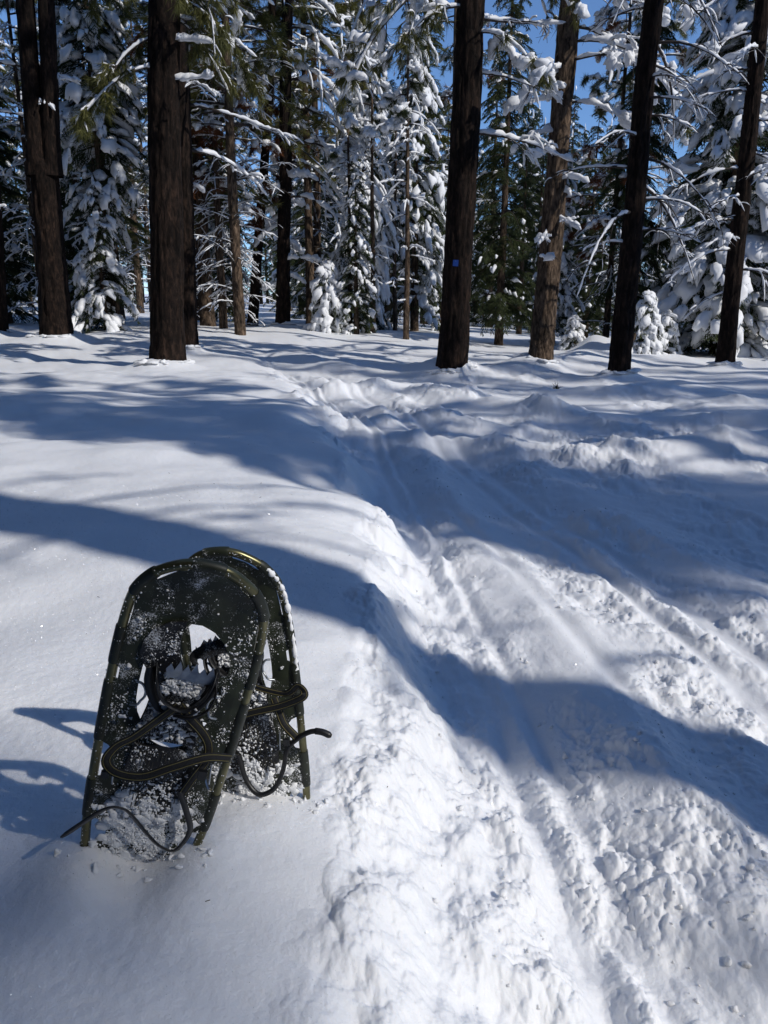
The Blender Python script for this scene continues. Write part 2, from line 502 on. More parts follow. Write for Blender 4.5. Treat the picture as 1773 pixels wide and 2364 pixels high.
# ------------------------------------------------------------------ the two snowshoes
def frosted(name, col, rough, amount, spec=.45):
    """dark coated surface dusted with powder snow: grains thick in some places, none in others"""
    m, nt, b = new_mat(name)
    tc = N(nt, 'ShaderNodeTexCoord')
    fine = N(nt, 'ShaderNodeTexNoise', Scale=420.0, Detail=5.0, Roughness=.75)
    big = N(nt, 'ShaderNodeTexNoise', Scale=19.0, Detail=6.0, Roughness=.68, Distortion=.4)
    col_n = N(nt, 'ShaderNodeTexNoise', Scale=26.0, Detail=4.0)
    for n in (fine, big, col_n):
        nt.links.new(tc.outputs['Object'], n.inputs['Vector'])
    ad = N(nt, 'ShaderNodeMath', _operation='MULTIPLY_ADD'); ad.inputs[1].default_value = 1.25
    nt.links.new(big.outputs['Fac'], ad.inputs[0]); nt.links.new(fine.outputs['Fac'], ad.inputs[2])
    r = ramp(nt, [(0, (0, 0, 0)), (1, (1, 1, 1))])
    mr = N(nt, 'ShaderNodeMapRange'); mr.inputs['From Min'].default_value = 1.36 - amount; mr.inputs['From Max'].default_value = 1.46 - amount
    nt.links.new(ad.outputs[0], mr.inputs['Value'])
    cr = ramp(nt, [(.35, tuple(c * .6 for c in col)), (.65, tuple(c * 1.5 for c in col))])
    nt.links.new(col_n.outputs['Fac'], cr.inputs[0])
    mx = N(nt, 'ShaderNodeMix', _data_type='RGBA')
    nt.links.new(mr.outputs[0], mx.inputs[0]); nt.links.new(cr.outputs[0], mx.inputs[6]); mx.inputs[7].default_value = (.80, .82, .85, 1)
    nt.links.new(mx.outputs[2], b.inputs['Base Color'])
    rr = N(nt, 'ShaderNodeMapRange'); rr.inputs['To Min'].default_value = rough; rr.inputs['To Max'].default_value = .9
    nt.links.new(mr.outputs[0], rr.inputs['Value']); nt.links.new(rr.outputs[0], b.inputs['Roughness'])
    b.inputs['Specular IOR Level'].default_value = spec
    bp = N(nt, 'ShaderNodeBump', Strength=.7, Distance=.0012)
    nt.links.new(mr.outputs[0], bp.inputs['Height']); nt.links.new(bp.outputs[0], b.inputs['Normal'])
    return m
M_DECK = frosted('coated_deck', (.019, .024, .012), .55, .125)
M_WRAP = frosted('deck_wraps', (.015, .018, .010), .5, .0)
M_PAD = frosted('frosted_rubber', (.010, .010, .011), .5, .15)
M_TUBE = plain('olive_tube', (.15, .14, .075), .32, metal=.85, var=.18, scale=40)
M_RUBBER = plain('black_rubber', (.010, .010, .011), .42)
M_WEB = plain('black_webbing', (.012, .012, .013), .8, var=.5, scale=500)
M_STRIPE = plain('yellow_stripe', (.20, .17, .06), .8)
M_STEEL = plain('steel', (.36, .38, .40), .38, metal=1.0, var=.2, scale=60)
M_RIB = plain('rib_edge', (.045, .043, .030), .5)

def curl(v):
    return .040 * np.clip((np.asarray(v, float) + .13) / .13, 0, 1) ** 1.6

def in_poly(p, poly):
    x, y = p[:, 0], p[:, 1]; c = np.zeros(len(p), bool)
    q = np.roll(poly, 1, 0)
    for (x1, y1), (x2, y2) in zip(poly, q):
        k = ((y1 > y) != (y2 > y)) & (x < (x2 - x1) * (y - y1) / (y2 - y1 + 1e-15) + x1)
        c ^= k
    return c

def dense(poly, step=.006):
    out = []
    for a, b in zip(poly, np.roll(poly, -1, 0)):
        n = max(1, int(np.hypot(*(b - a)) / step))
        out += [a + (b - a) * k / n for k in range(n)]
    return np.array(out)

def sheet(outer, holes, w0, thick, step=.011, curled=True):
    """plate with real openings and thickness, triangulated, bent with the toe"""
    loops = [dense(np.array(outer))] + [dense(np.array(h)) for h in holes]
    pts = []; edges = []
    for L in loops:
        s = len(pts); pts += L.tolist(); edges += [(s + k, s + (k + 1) % len(L)) for k in range(len(L))]
    lo, hi = loops[0].min(0), loops[0].max(0)
    gx, gy = np.meshgrid(np.arange(lo[0], hi[0], step), np.arange(lo[1], hi[1], step))
    g = np.stack([gx.ravel(), gy.ravel()], 1)
    ok = in_poly(g, loops[0])
    for h in loops[1:]:
        ok &= ~in_poly(g, h)
    allb = np.concatenate(loops)
    ok &= (np.min(np.hypot(g[:, None, 0] - allb[None, :, 0], g[:, None, 1] - allb[None, :, 1]), 1) > step * .4)
    pts += g[ok].tolist()
    V, E_, F, *_ = delaunay_2d_cdt([Vector(p) for p in pts], edges, [], 0, 1e-6)
    V = np.array([v[:] for v in V]); F = np.array([f for f in F if len(f) == 3])
    c = V[F].mean(1)
    k = in_poly(c, loops[0])
    for h in loops[1:]:
        k &= ~in_poly(c, h)
    F = F[k]
    e = {}
    for f in F:
        for a, b in ((f[0], f[1]), (f[1], f[2]), (f[2], f[0])):
            e[(a, b)] = 1
    border = np.array([(a, b) for (a, b) in e if (b, a) not in e])
    z = w0 + (curl(V[:, 1]) if curled else 0) + .0022 * noise2(V[:, 0] * 30, V[:, 1] * 22, 7)
    n = len(V)
    T = np.column_stack([V, z]); Bt = np.column_stack([V, z - thick])
    mb = MB(); mb.add(np.concatenate([T, Bt]), np.concatenate([F, F[:, ::-1] + n]))
    mb.v.append(np.zeros((0, 3)))
    mb.f.append(np.stack([border[:, 1], border[:, 0], border[:, 0] + n, border[:, 1] + n], 1))
    return mb

LTOT = .66
HALF = [(0, -.012), (.022, -.014), (.027, -.026), (.045, -.036), (.066, -.055), (.074, -.052), (.088, -.074), (.094, -.09), (.091, -.1), (.0925, -.13), (.0945, -.152),
        (.1, -.158), (.1015, -.222), (.093, -.226), (.093, -.246), (.1015, -.25), (.1, -.366), (.086, -.372), (.077, -.384), (.077, -.418), (.085, -.436), (.097, -.441), (.094, -.524),
        (.077, -.528), (.061, -.544), (.060, -.566), (.075, -.58), (.087, -.584), (.076, -.65)]
OUTER = np.array(HALF + [(-u, v) for u, v in HALF[::-1][:-1]])
WINDOW = np.array([(-.008, -.127), (.011, -.126), (.032, -.134), (.050, -.150), (.062, -.17), (.067, -.189), (.067, -.207), (.050, -.214), (.02, -.212), (.0, -.207), (-.009, -.186), (-.014, -.168), (-.015, -.148)])
SLIT = np.array([(-.060, -.198), (-.061, -.219), (-.0615, -.249), (-.060, -.277), (-.054, -.300), (-.047, -.313), (-.043, -.291), (-.0405, -.269), (-.040, -.248), (-.048, -.226)])
SLIT2 = np.array([(.060, -.226), (.066, -.236), (.066, -.262), (.060, -.290), (.050, -.312), (.046, -.290), (.046, -.262), (.051, -.240)])
OPENINGS = [WINDOW, SLIT, SLIT2]
th = np.linspace(0, np.pi, 12)[1:-1]
LENS = np.array([(-.028, -.35)] + [(-.028 + .058 * k / 11, -.35 - .011 * math.sin(math.pi * k / 11)) for k in range(1, 11)] + [(.03, -.35)] + [(.03 - .058 * k / 11, -.35 + .008 * math.sin(math.pi * k / 11)) for k in range(1, 11)])
TUBE_H = [(0, -.010), (.024, -.0125), (.047, -.024), (.075, -.049), (.094, -.085), (.101, -.125), (.1035, -.18), (.104, -.25), (.103, -.33), (.1005, -.42), (.096, -.52), (.088, -.60), (.078, -.655), (.05, -.70), (0, -.705)]

def snowshoe(label, M, t, mir, web, heel, fleck_seed, size=1.0):
    root = thing('snowshoe', label, 'snowshoe', group='snowshoes stuck upright in the snow')
    Mm = Matrix([[M[i][0], M[i][1], M[i][2], 0] for i in range(3)] + [[0, 0, 0, 1]])
    base = np.array(t) + np.array(M) @ np.array([0, -LTOT * size, 0])
    Mm.translation = Vector(base)
    root.matrix_world = Mm @ Matrix.Scale(size, 4)
    sh = np.array([0, LTOT, 0])
    def put(mb, name, mat, parent=None, mirror=True, smooth=True, **kw):
        for v in mb.v:
            if mirror and mir < 0:
                v[:, 0] *= -1
            v += sh
        return mb.build(name, mat, parent or root, smooth, **kw)
    H_ = np.array(TUBE_H)
    loop = np.concatenate([H_, (H_ * [-1, 1])[::-1][1:-1]])
    loop = np.concatenate([loop[-3:], loop, loop[:3]])
    P2 = spline(loop, 420)
    s0 = np.argmin(np.hypot(*(P2[:120] - H_[0]).T)); e0 = 300 + np.argmin(np.hypot(*(P2[300:] - H_[0]).T))
    P2 = P2[s0:e0 + 1]
    P = np.column_stack([P2, curl(P2[:, 1]) - .004])
    mb = MB(); tube(mb, P, .0077, 12, cap=False); put(mb, 'frame', M_TUBE)
    # deck of coated fabric with its openings, folded round the tube in places
    holes = OPENINGS if mir > 0 else [np.array([(.004, -.140), (.06, -.145), (.086, -.165), (.0895, -.22), (.082, -.29), (.056, -.30), (.052, -.24), (.044, -.212), (.004, -.207), (-.006, -.17)]), SLIT]
    mb = sheet(OUTER, holes + [LENS], 0.001, .0022)
    put(mb, 'deck', M_DECK, smooth=False)
    def rng_sel(a, b, side, shoulder=False):
        return lambda u, v: (u * side > .02) & (v <= a) & (v >= b)
    sels = [lambda u, v: (np.abs(u) < .023) & (v > -.1)]
    for side in (-1, 1):
        sels += [lambda u, v, s=side: (u * s > .070) & (v > -.092)]
        for a, b in ((-.152, -.222), (-.249, -.368), (-.440, -.526), (-.583, -.64)):
            sels.append(rng_sel(a, b, side))
    closed = np.concatenate([P[-40:-1], P[:-1]])
    for f in sels:
        k = f(closed[:, 0], closed[:, 1])
        idx = np.where(k)[0]
        if len(idx) < 3:
            continue
        runs = np.split(idx, np.where(np.diff(idx) > 1)[0] + 1)
        run = max(runs, key=len)
        q = closed[run]
        rr = np.full(len(q), .0093); rr[0] = rr[-1] = .0089
        mb = MB(); tube(mb, q, rr, 12); put(mb, 'deck_wrap', M_WRAP)
    # binding: pivoting plate, side flaps, toe cup, crampon
    flap = [(-.047, -.226), (-.061, -.206), (-.069, -.19), (-.067, -.166), (-.057, -.143), (-.036, -.127), (-.011, -.121), (-.015, -.145), (-.014, -.17), (-.006, -.194), (.0, -.206)] if mir > 0 else [(-.047, -.226), (-.058, -.206), (-.056, -.195), (-.03, -.206)]
    plate = np.array(flap + [(.03, -.206), (.05, -.19), (.056, -.205), (.047, -.228), (.040, -.25), (.039, -.28), (.046, -.33), (.046, -.345), (-.046, -.345), (-.046, -.318), (-.040, -.285), (-.040, -.25)])
    put(sheet(plate, [], .0075, .0035, curled=False), 'binding_plate', M_PAD, mirror=True, smooth=False)
    pad = np.array([(-.048, -.357), (.044, -.357), (.052, -.40), (.050, -.47), (.036, -.505), (0, -.515), (-.034, -.505), (-.05, -.47), (-.053, -.40)])
    put(sheet(pad, [], .009, .006, curled=False), 'heel_pad', M_PAD, smooth=False)
    mb = MB()
    for k in range(15):
        u = -.042 + .006 * k
        e = -.502 + .03 * (abs(u) / .045) ** 2
        nseg = 7
        for q in range(nseg):
            a = -.366 + (e + .366) * q / nseg; b_ = -.366 + (e + .366) * (q + .8) / nseg
            if (k * 7 + q * 3) % 5:
                ribbon(mb, np.array([(u, a, .0105), (u, b_, .0105)]), (1, 0, 0), .0013, .002)
    put(mb, 'tread_ribs', M_RIB, smooth=False, kind='stuff')
    cup = spline([(-.040, -.200, .012), (-.036, -.212, .026), (-.028, -.234, .032), (-.011, -.250, .036), (.016, -.255, .036), (.038, -.234, .032), (.047, -.210, .026), (.049, -.198, .012)], 40)
    mb = MB(); ribbon(mb, cup, (0, .35, .95), .019, .0022); put(mb, 'toe_cup', M_RUBBER)
    mb = MB(); tube(mb, cup + np.array([0, .003, .009]), .0012, 6); put(mb, 'toe_cup_rim', M_RUBBER)
    band = spline([(.049, -.204, .018), (.055, -.222, .030), (.048, -.246, .040), (.026, -.262, .044), (.004, -.268, .036)], 30)
    mb = MB(); ribbon(mb, band, (0, .5, .87), .017, .0025); put(mb, 'toe_strap', M_RUBBER)
    mb = MB()
    zz = []
    nt_ = 6
    for k in range(nt_):
        a = -.026 + .074 * k / nt_; b_ = -.026 + .074 * (k + 1) / nt_
        zz += [(a, -.199), ((a + b_) / 2, -.188 + .006 * (k % 2))]
    zz += [(.048, -.199), (.044, -.214), (-.022, -.214)]
    cr = sheet(np.array(zz), [], .019, .0016, step=.02, curled=False)
    put(cr, 'crampon', M_STEEL, smooth=False)
    if mir > 0:
        # the claw under the toe, seen through the window
        q = spline([(0.017, -0.219, -0.026), (0.015, -0.201, -0.03), (0.037, -0.186, -0.036), (0.054, -0.174, -0.034), (0.062, -0.174, -0.026)], 24)
        mb = MB(); ribbon(mb, q, (-.25, 1, .1), .026, .003); cl = put(mb, 'claw', M_PAD)
        mb = MB()
        for k in range(5):
            e = q[5 + 4 * k - 2:5 + 4 * k + 2]
            A = e[0] + [-.003, .012, 0]; B_ = e[-1] + [-.003, .012, 0]; T_ = (A + B_) / 2 + [-.003, .011, .002]
            mb.add([A, B_, T_, A + [0, 0, -.0016], B_ + [0, 0, -.0016], T_ + [0, 0, -.0016]], [[0, 1, 2], [5, 4, 3]]); mb.add([A, B_, B_ + [0, 0, -.0016], A + [0, 0, -.0016]], [[0, 1, 2, 3]])
        put(mb, 'teeth', M_STEEL, cl, smooth=False, kind='stuff')
    for sd_ in (-1, 1):
        hk = spline([(sd_ * .064, -.236, .013), (sd_ * .055, -.236, .016), (sd_ * .0485, -.246, .016), (sd_ * .0475, -.258, .016), (sd_ * .052, -.266, .018), (sd_ * .056, -.274, .018), (sd_ * .066, -.279, .013)], 40)
        mb = MB(); tube(mb, hk, .0021, 8); put(mb, 'hook', M_STEEL)
        sp = spline([(sd_ * .047, -.206, .014), (sd_ * .046, -.228, .016), (sd_ * .036, -.252, .018), (sd_ * .020, -.272, .020), (0, -.280, .020)], 30)
        mb = MB(); ribbon(mb, sp, (sd_ * .8, .55, .25), .016, .0024); put(mb, 'side_strap', M_RUBBER)
    # striped webbing straps
    for path in web:
        q = spline(path, 70)
        T = unit(np.gradient(q, axis=0)); W = np.cross(T, np.array([0, 0, 1.0])); W[:, 2] += .25
        mb = MB(); ribbon(mb, q, W, .0158, .0013)
        st = put(mb, 'webbing_strap', M_WEB, mirror=False)
        W = unit(W - (W * T).sum(-1, keepdims=True) * T); Nn = np.cross(T, W)
        for k in (-1, 1):
            for face in (-1, 1):
                mb = MB(); ribbon(mb, q + W * .0050 * k + Nn * .0008 * face, W, .0009, .0006)
                put(mb, 'stripe', M_STRIPE, st, mirror=False)
    # buckles
    for c, s in (((-.079, -.400, .036), (.012, .016, .006)), ((.066, -.366, .042), (.014, .019, .006))):
        bm = bmesh.new(); bmesh.ops.create_cube(bm, size=1)
        bmesh.ops.scale(bm, vec=s, verts=bm.verts); bmesh.ops.bevel(bm, geom=bm.edges[:], offset=.0014, segments=2, affect='EDGES')
        mb = MB(); V = np.array([v.co[:] for v in bm.verts])
        for f in bm.faces:
            mb.add(V[[v.index for v in f.verts]] + np.array(c), [list(range(len(f.verts)))])
        bm.free()
        bk = put(mb, 'buckle', M_RUBBER, smooth=False)
        mb = MB(); tube(mb, np.array([(c[0] + .010, c[1] + .024, c[2] + .001), (c[0] + .014, c[1] - .014, c[2] + .003)]), .0014, 8)
        put(mb, 'pin', M_STEEL, bk)
    # rubber heel strap with a row of holes and a loose tail
    q = spline(heel, 90)
    T = unit(np.gradient(q, axis=0)); W = np.cross(T, np.array([0, 0, 1.0])); W[:, 2] += .7
    wd = np.full(90, .0098); wd[-16:] = .0125; wd[-3:] = (.0115, .009, .005)
    mb = MB(); ribbon(mb, q, W, wd, .0024); hs = put(mb, 'heel_strap', M_RUBBER, mirror=False)
    # caked snow: thousands of grains clinging to deck, pad and tubes
    r = np.random.default_rng(fleck_seed)
    n = 20000
    u = r.uniform(-.1, .1, n); v = r.uniform(-.645, -.03, n)
    d = .50 + .9 * fbm2(u * 16 + fleck_seed, v * 16, 4, fleck_seed) + .34 * sstep(-.42, -.58, v) - .42 * sstep(-.15, -.06, v) - .10 * sstep(.0, -.09, u * mir) * sstep(-.25, -.1, v)
    fine = r.random(n)
    pts = np.stack([u, v], 1)
    on = in_poly(pts, OUTER) & ~np.any([in_poly(pts, h) for h in holes + [LENS]], 0)
    on2 = in_poly(pts, plate) & (v < -.15)
    keep = (on | on2) & (fine < np.clip(d, .14, 1) ** 2.2 * .62)
    u, v, d = u[keep], v[keep], d[keep]
    onpad = in_poly(np.stack([u, v], 1), pad)
    w = .0012 + curl(v) + np.where(onpad, .008, 0) + np.where(in_poly(np.stack([u, v], 1), plate), .0066, 0)
    s = (.0003 + .0010 * r.random(len(u)) ** 3) * (1 + .9 * np.clip(d - .6, 0, 1))
    C = np.stack([u, v, w + s * .3], 1)
    Rr = np.zeros((len(u), 3, 3)); a = r.uniform(0, 6.3, len(u))
    Rr[:, 0, 0] = np.cos(a); Rr[:, 0, 1] = np.sin(a); Rr[:, 1, 0] = -np.sin(a); Rr[:, 1, 1] = np.cos(a); Rr[:, 2, 2] = 1
    mb = MB()
    blobs(mb, C, s[:, None] * r.uniform(.4, 1.9, (len(u), 3)), Rr, 1, .8, fleck_seed, .6)
    # lumps packed in the toe cup, under the straps and low on the deck
    big = [(r.uniform(-.026, .034), r.uniform(-.245, -.212), r.uniform(.010, .018), r.uniform(.0008, .0034)) for _ in range(300)]
    big += [(r.uniform(-.03, .035), r.uniform(-.292, -.262), r.uniform(.012, .022), r.uniform(.0008, .003)) for _ in range(220)]
    big += [(r.normal(0, .03), r.uniform(-.345, -.30), .012, r.uniform(.0015, .004)) for _ in range(50)]
    big += [(r.normal(.012, .022), r.normal(-.45, .03), .012, r.uniform(.0006, .0022)) for _ in range(220)]
    big += [(r.normal(-.018, .024), r.normal(-.555, .03), .004, r.uniform(.0006, .0022)) for _ in range(520)]
    big += [(r.normal(.036, .016), r.normal(-.55, .02), .004, r.uniform(.0006, .0022)) for _ in range(360)]
    big += [(r.uniform(-.085, .085), r.uniform(-.33, -.10), .003, r.uniform(.0012, .0026)) for _ in range(14)]
    big = np.array(big)
    okb = in_poly(big[:, :2], OUTER) & ~(np.any([in_poly(big[:, :2], h) for h in holes], 0) & ~in_poly(big[:, :2], plate)) & ~in_poly(big[:, :2], LENS)
    big = big[okb]; big[:, 2] += curl(big[:, 1])
    blobs(mb, big[:, :3], big[:, 3:4] * r.uniform(.7, 1.4, (len(big), 3)) * [1, 1, .6], None, 2, 1.0, fleck_seed + 3, .8)
    # grains on the tubes
    k = r.integers(0, len(P), 420); th_ = r.uniform(0, 6.3, 420)
    pk = P[k] + np.stack([np.cos(th_) * .0085 * np.sign(P[k, 0]), 0 * th_, np.abs(np.sin(th_)) * .0085], 1)
    blobs(mb, pk, (r.uniform(.0004, .0012, (420, 1)) * np.ones(3)), None, 1, .4, 3)
    if mir < 0:
        kk = np.where((P[:, 0] < -.066) & (P[:, 1] > -.27) & (P[:, 1] < -.03))[0]
        q = P[kk]; o_ = np.argsort(q[:, 1]); q = q[o_][::1]
        f = np.clip(.9 + 1.1 * noise2(q[:, 1] * 55, q[:, 1] * 0, 9) + .6 * noise2(q[:, 1] * 150, q[:, 1] * 0, 8), .15, 1.9)
        q = q + np.column_stack([-.0055 + 0 * f, 0 * f, .0030 + .002 * f])
        sub_ = MB(); tube(sub_, q, .0042 * f, 9)
        V = sub_.v[0]; V += .0016 * np.stack([noise3(V[:, 0] * 260 + k * 9, V[:, 1] * 260, V[:, 2] * 260, 4 + k) for k in range(3)], 1)
        mb.add(V, sub_.f[0])
    # crust plastered on the lower deck
    n2_ = 150
    pc = np.column_stack([r.normal(0, .040, n2_), r.uniform(-.63, -.46, n2_)])
    pc = pc[in_poly(pc, OUTER)]
    h_ = .0035 + np.where(in_poly(pc, pad), .0075, 0)
    sz = r.uniform(.004, .013, len(pc))
    blobs(mb, np.column_stack([pc, h_ - .002]), np.column_stack([sz, sz * r.uniform(.6, 1.2, len(pc)), .0024 + 0 * sz]), None, 2, 1.0, fleck_seed + 6, .6)
    put(mb, 'caked_snow', M_FLECK, kind='stuff')
    return root

MF = [[0.949, 0.2953, 0.1104], [0.1449, -0.0974, -0.9846], [-0.28, 0.9504, -0.1352]]; TF = (-0.2459, 1.0180, 0.5715)
MR = [[0.9943, -0.0881, -0.0594], [-0.0611, -0.0164, -0.998], [0.0869, 0.996, -0.0217]]; TRR = (-0.2892, 1.2527, 0.5138)   # the rear one stands a little lower in the bank
def orth(M):
    u, s, vt = np.linalg.svd(np.array(M)); return (u @ vt).tolist()
snowshoe('snowshoe in front, leaning right, its rubber strap tail pointing left', orth(MF), TF, 1,
         [[(.005, -.252, .030), (-.017, -.284, .028), (-.048, -.328, .026), (-.071, -.348, .030), (-.081, -.371, .038), (-.063, -.384, .046), (-.023, -.381, .050), (.017, -.355, .050), (.065, -.334, .040), (.104, -.346, .018)],
          [(.006, -.255, .026), (.026, -.278, .024), (.051, -.301, .024), (.065, -.322, .026), (.067, -.348, .030), (.055, -.393, .024), (.045, -.434, .016)]],
         [(.040, -.429, .018), (.060, -.464, .026), (.072, -.498, .030), (.057, -.537, .034), (.032, -.534, .034), (.007, -.514, .032), (-.019, -.485, .032), (-.039, -.464, .036), (-.064, -.463, .040), (-.092, -.493, .042), (-.123, -.532, .044)], 3)
snowshoe('snowshoe at the back, half hidden, its strap tail curling right', orth(MR), TRR, -1,
         [[(-.024, -.357, .018), (.013, -.341, .024), (.074, -.323, .036), (.120, -.300, .050), (.129, -.288, .050), (.116, -.279, .042), (.090, -.300, .030), (.040, -.291, .022), (.019, -.283, .016)],
          [(.064, -.310, .026), (.070, -.335, .028), (.078, -.365, .030), (.098, -.393, .032)]],
         [(-.025, -.437, .016), (-.016, -.490, .022), (.007, -.518, .030), (.039, -.506, .032), (.062, -.467, .032), (.077, -.419, .032), (.100, -.395, .034), (.127, -.380, .036), (.149, -.380, .038), (.168, -.389, .040)], 9, .97)

# broken snow pushed up where the tails stand in the bank
def foot_crumbs():
    r = np.random.default_rng(12)
    c = []
    for (x, y, n) in ((-.50, 1.05, 12), (-.42, 1.05, 18), (-.31, 1.07, 12), (-.26, 1.25, 24), (-.15, 1.245, 22)):
        c.append(np.column_stack([r.normal(x, .035, n), r.normal(y - .012, .018, n)]))
    c = np.concatenate(c); s = .0012 + .0042 * r.random(len(c)) ** 3
    mb = MB(); blobs(mb, np.column_stack([c, ground(c[:, 0], c[:, 1]) + s * .3]), s[:, None] * r.uniform(.6, 1.4, (len(c), 3)), None, 2, .9, 5, .9)
    mb.build('snow_crumbs', M_TSNOW, kind='stuff', label='crumbs of snow pushed up round the snowshoe tails')
    # facets of coarse crystals that catch the sun
    n = 9000
    y = .7 + 3.2 * r.random(n) ** 1.6; x = (r.random(n) - .62) * (y * 1.25 + .1)
    p = np.column_stack([x, y, ground(x, y) + .0006])
    a = unit(r.normal(0, 1, (n, 3))); b = unit(np.cross(a, r.normal(0, 1, (n, 3))))
    w = (.0006 + .0005 * r.random((n, 1))) * np.clip(y, 1, 4)[:, None]
    mb = MB(); mb.add(np.stack([p - a * w, p - b * w, p + a * w, p + b * w], 1).reshape(-1, 3), np.arange(n * 4).reshape(n, 4))
    m = plain('ice_facet', (.9, .92, .95), .22, spec=1.0)
    mb.build('snow_crystals', m, None, False, kind='stuff', label='coarse snow crystals glinting on the bank')
    # specks of bark and needles blown over the bank
    n = 60
    y = .8 + 7 * r.random(n) ** 1.3; x = (r.random(n) - .55) * y * 1.2
    a = r.uniform(0, 6.3, n); l = r.uniform(.0015, .006, n)
    p = np.column_stack([x, y, ground(x, y) + .002]); d = np.column_stack([np.cos(a), np.sin(a), .2 * r.normal(0, 1, n)]) * l[:, None]
    mb = MB()
    for k in range(n):
        tube(mb, np.array([p[k] - d[k], p[k], p[k] + d[k]]), .0008, 4)
    mb.build('fallen_needles', plain('litter', (.03, .022, .014), .9), kind='stuff', label='scattered needles and bark specks on the snow')
foot_crumbs()
# ------------------------------------------------------------------ trees
def quad_strip_blades(mb, A, B, W, w0, w1):
    """tapered flat needles/twigs from A to B, width direction W"""
    A = np.asarray(A); B = np.asarray(B); n = len(A)
    if n == 0:
        return
    w0 = np.broadcast_to(w0, (n,))[:, None] / 2; w1 = np.broadcast_to(w1, (n,))[:, None] / 2
    V = np.stack([A - W * w0, A + W * w0, B + W * w1, B - W * w1], 1).reshape(-1, 3)
    mb.add(V, np.arange(n * 4).reshape(n, 4))

def tri_blades(mb, A, B, W, w):
    n = len(A)
    V = np.stack([A - W * w / 2, A + W * w / 2, B], 1).reshape(-1, 3)
    mb.add(V, np.arange(n * 3).reshape(n, 3))

def snow_strip(mb, P, w, h, r, gap=.15, lump=.5):
    """line of snow lying on a branch, broken and lumpy"""
    P = np.asarray(P, float)
    if len(P) < 3:
        return
    L = np.linalg.norm(np.diff(P, axis=0), axis=1).sum()
    m = int(np.clip(L / .06, 7, 34))
    u = np.linspace(0, 1, len(P)); v = np.linspace(0, 1, m)
    w = np.interp(v, u, np.broadcast_to(w, (len(P),))); h = np.interp(v, u, np.broadcast_to(h, (len(P),)))
    P = spline(P, m)
    T = unit(np.gradient(P, axis=0)); side = unit(np.cross(T, [0, 0, 1.0])); up = np.cross(side, T)
    s0 = r.uniform(0, 100)
    q = v * L
    n1 = noise2(q * 3.2 + s0, q * 0 + s0, 5); n2 = noise2(q * 9 + s0, q * 0 + 7, 6)
    f = np.clip(1 + lump * 1.6 * n1 + .35 * n2, .2, 2)
    f = f * (n1 > -.75 + gap * 2.2) * np.minimum(1, np.minimum(v, 1 - v) / .06 + .15)
    f = np.maximum(f, .06)
    w = w * f; h = h * np.clip(f, .06, 1.4)
    a = np.array([-.12, .2, .5, .8, 1.12]) * np.pi
    wob = 1 + .25 * r.normal(0, 1, (m, 5))
    V = P[:, None] + side[:, None] * (np.cos(a)[None, :, None] * (w[:, None] * wob)[..., None]) + up[:, None] * (np.sin(a)[None, :, None] * (h[:, None] * wob)[..., None])
    k = len(a)
    i = np.arange(m - 1)[:, None] * k; j = np.arange(k)[None]; j2 = (j + 1) % k
    mb.add(V, np.stack([i + j, i + j2, i + k + j2, i + k + j], -1).reshape(-1, 4))

def axis_fn(pts):
    """trunk axis: list of (x, y, z) -> position at height z"""
    p = np.array(pts, float)
    def f(z):
        z = np.asarray(z, float)
        return np.stack([np.interp(z, p[:, 2], p[:, 0]), np.interp(z, p[:, 2], p[:, 1]), z], -1)
    return f

def trunk_mesh(ax, z0, z1, r0, seed, taper=.62, sides=44, fine_to=8.0, dz=.055, rough=.045, wob=.02):
    z = np.concatenate([np.arange(z0, min(fine_to, z1), dz), np.arange(min(fine_to, z1), z1 + .01, .5)])
    if z[-1] < z1:
        z = np.append(z, z1)
    t = (z - z0) / (z1 - z0)
    r = r0 * (1 - taper * t) * np.where(t > .9, np.maximum(.25, (1 - t) / .1), 1) + r0 * .28 * np.exp(-(z - z0) / .35)
    th = np.arange(sides) / sides * 2 * np.pi
    c, s = np.cos(th), np.sin(th)
    Z, TH = np.meshgrid(z, th, indexing='ij')
    k = 3.2 * (r0 / .2)
    n = noise3(np.cos(TH) * k, np.sin(TH) * k, Z * 1.5, seed)
    n2 = noise3(np.cos(TH) * k * 2.6, np.sin(TH) * k * 2.6, Z * 4.2, seed + 1)
    fur = 1 - np.abs(n) * 2.2
    rr = r[:, None] * (1 - rough * 2.2 * np.clip(fur, 0, 1) ** 2 + rough * n2 + wob * noise3(np.cos(TH), np.sin(TH), Z * .7, seed + 2))
    ctr = ax(z)
    ctr = ctr + np.stack([.02 * noise3(z * .5, z * 0 + seed, z * 0, seed), .02 * noise3(z * .5, z * 0 - seed, z * 0, seed + 5), z * 0], -1)
    V = np.stack([ctr[:, None, 0] + rr * c, ctr[:, None, 1] + rr * s, Z], -1)
    m = len(z)
    i = np.arange(m - 1)[:, None] * sides; j = np.arange(sides)[None]; j2 = (j + 1) % sides
    mb = MB(); mb.add(V, np.stack([i + j, i + j2, i + sides + j2, i + sides + j], -1).reshape(-1, 4))
    mb.add(np.concatenate([V[-1], ctr[-1:] + [0, 0, .05]]), np.stack([np.arange(sides), (np.arange(sides) + 1) % sides, np.full(sides, sides)], -1))
    return mb

def limb_path(start, az, L, up, droop, r, n=9, curve=.25):
    t = np.linspace(0, 1, n)
    a = az + curve * r.normal() * t ** 1.5
    d = np.stack([np.cos(a), np.sin(a)], -1)
    step = np.concatenate([[0], np.diff(t)])[:, None] * L
    xy = np.cumsum(d * step, 0)
    z = up * L * t - droop * L * t ** 2 + .02 * L * np.cumsum(r.normal(0, .4, n)) * t
    return np.asarray(start) + np.column_stack([xy, z])

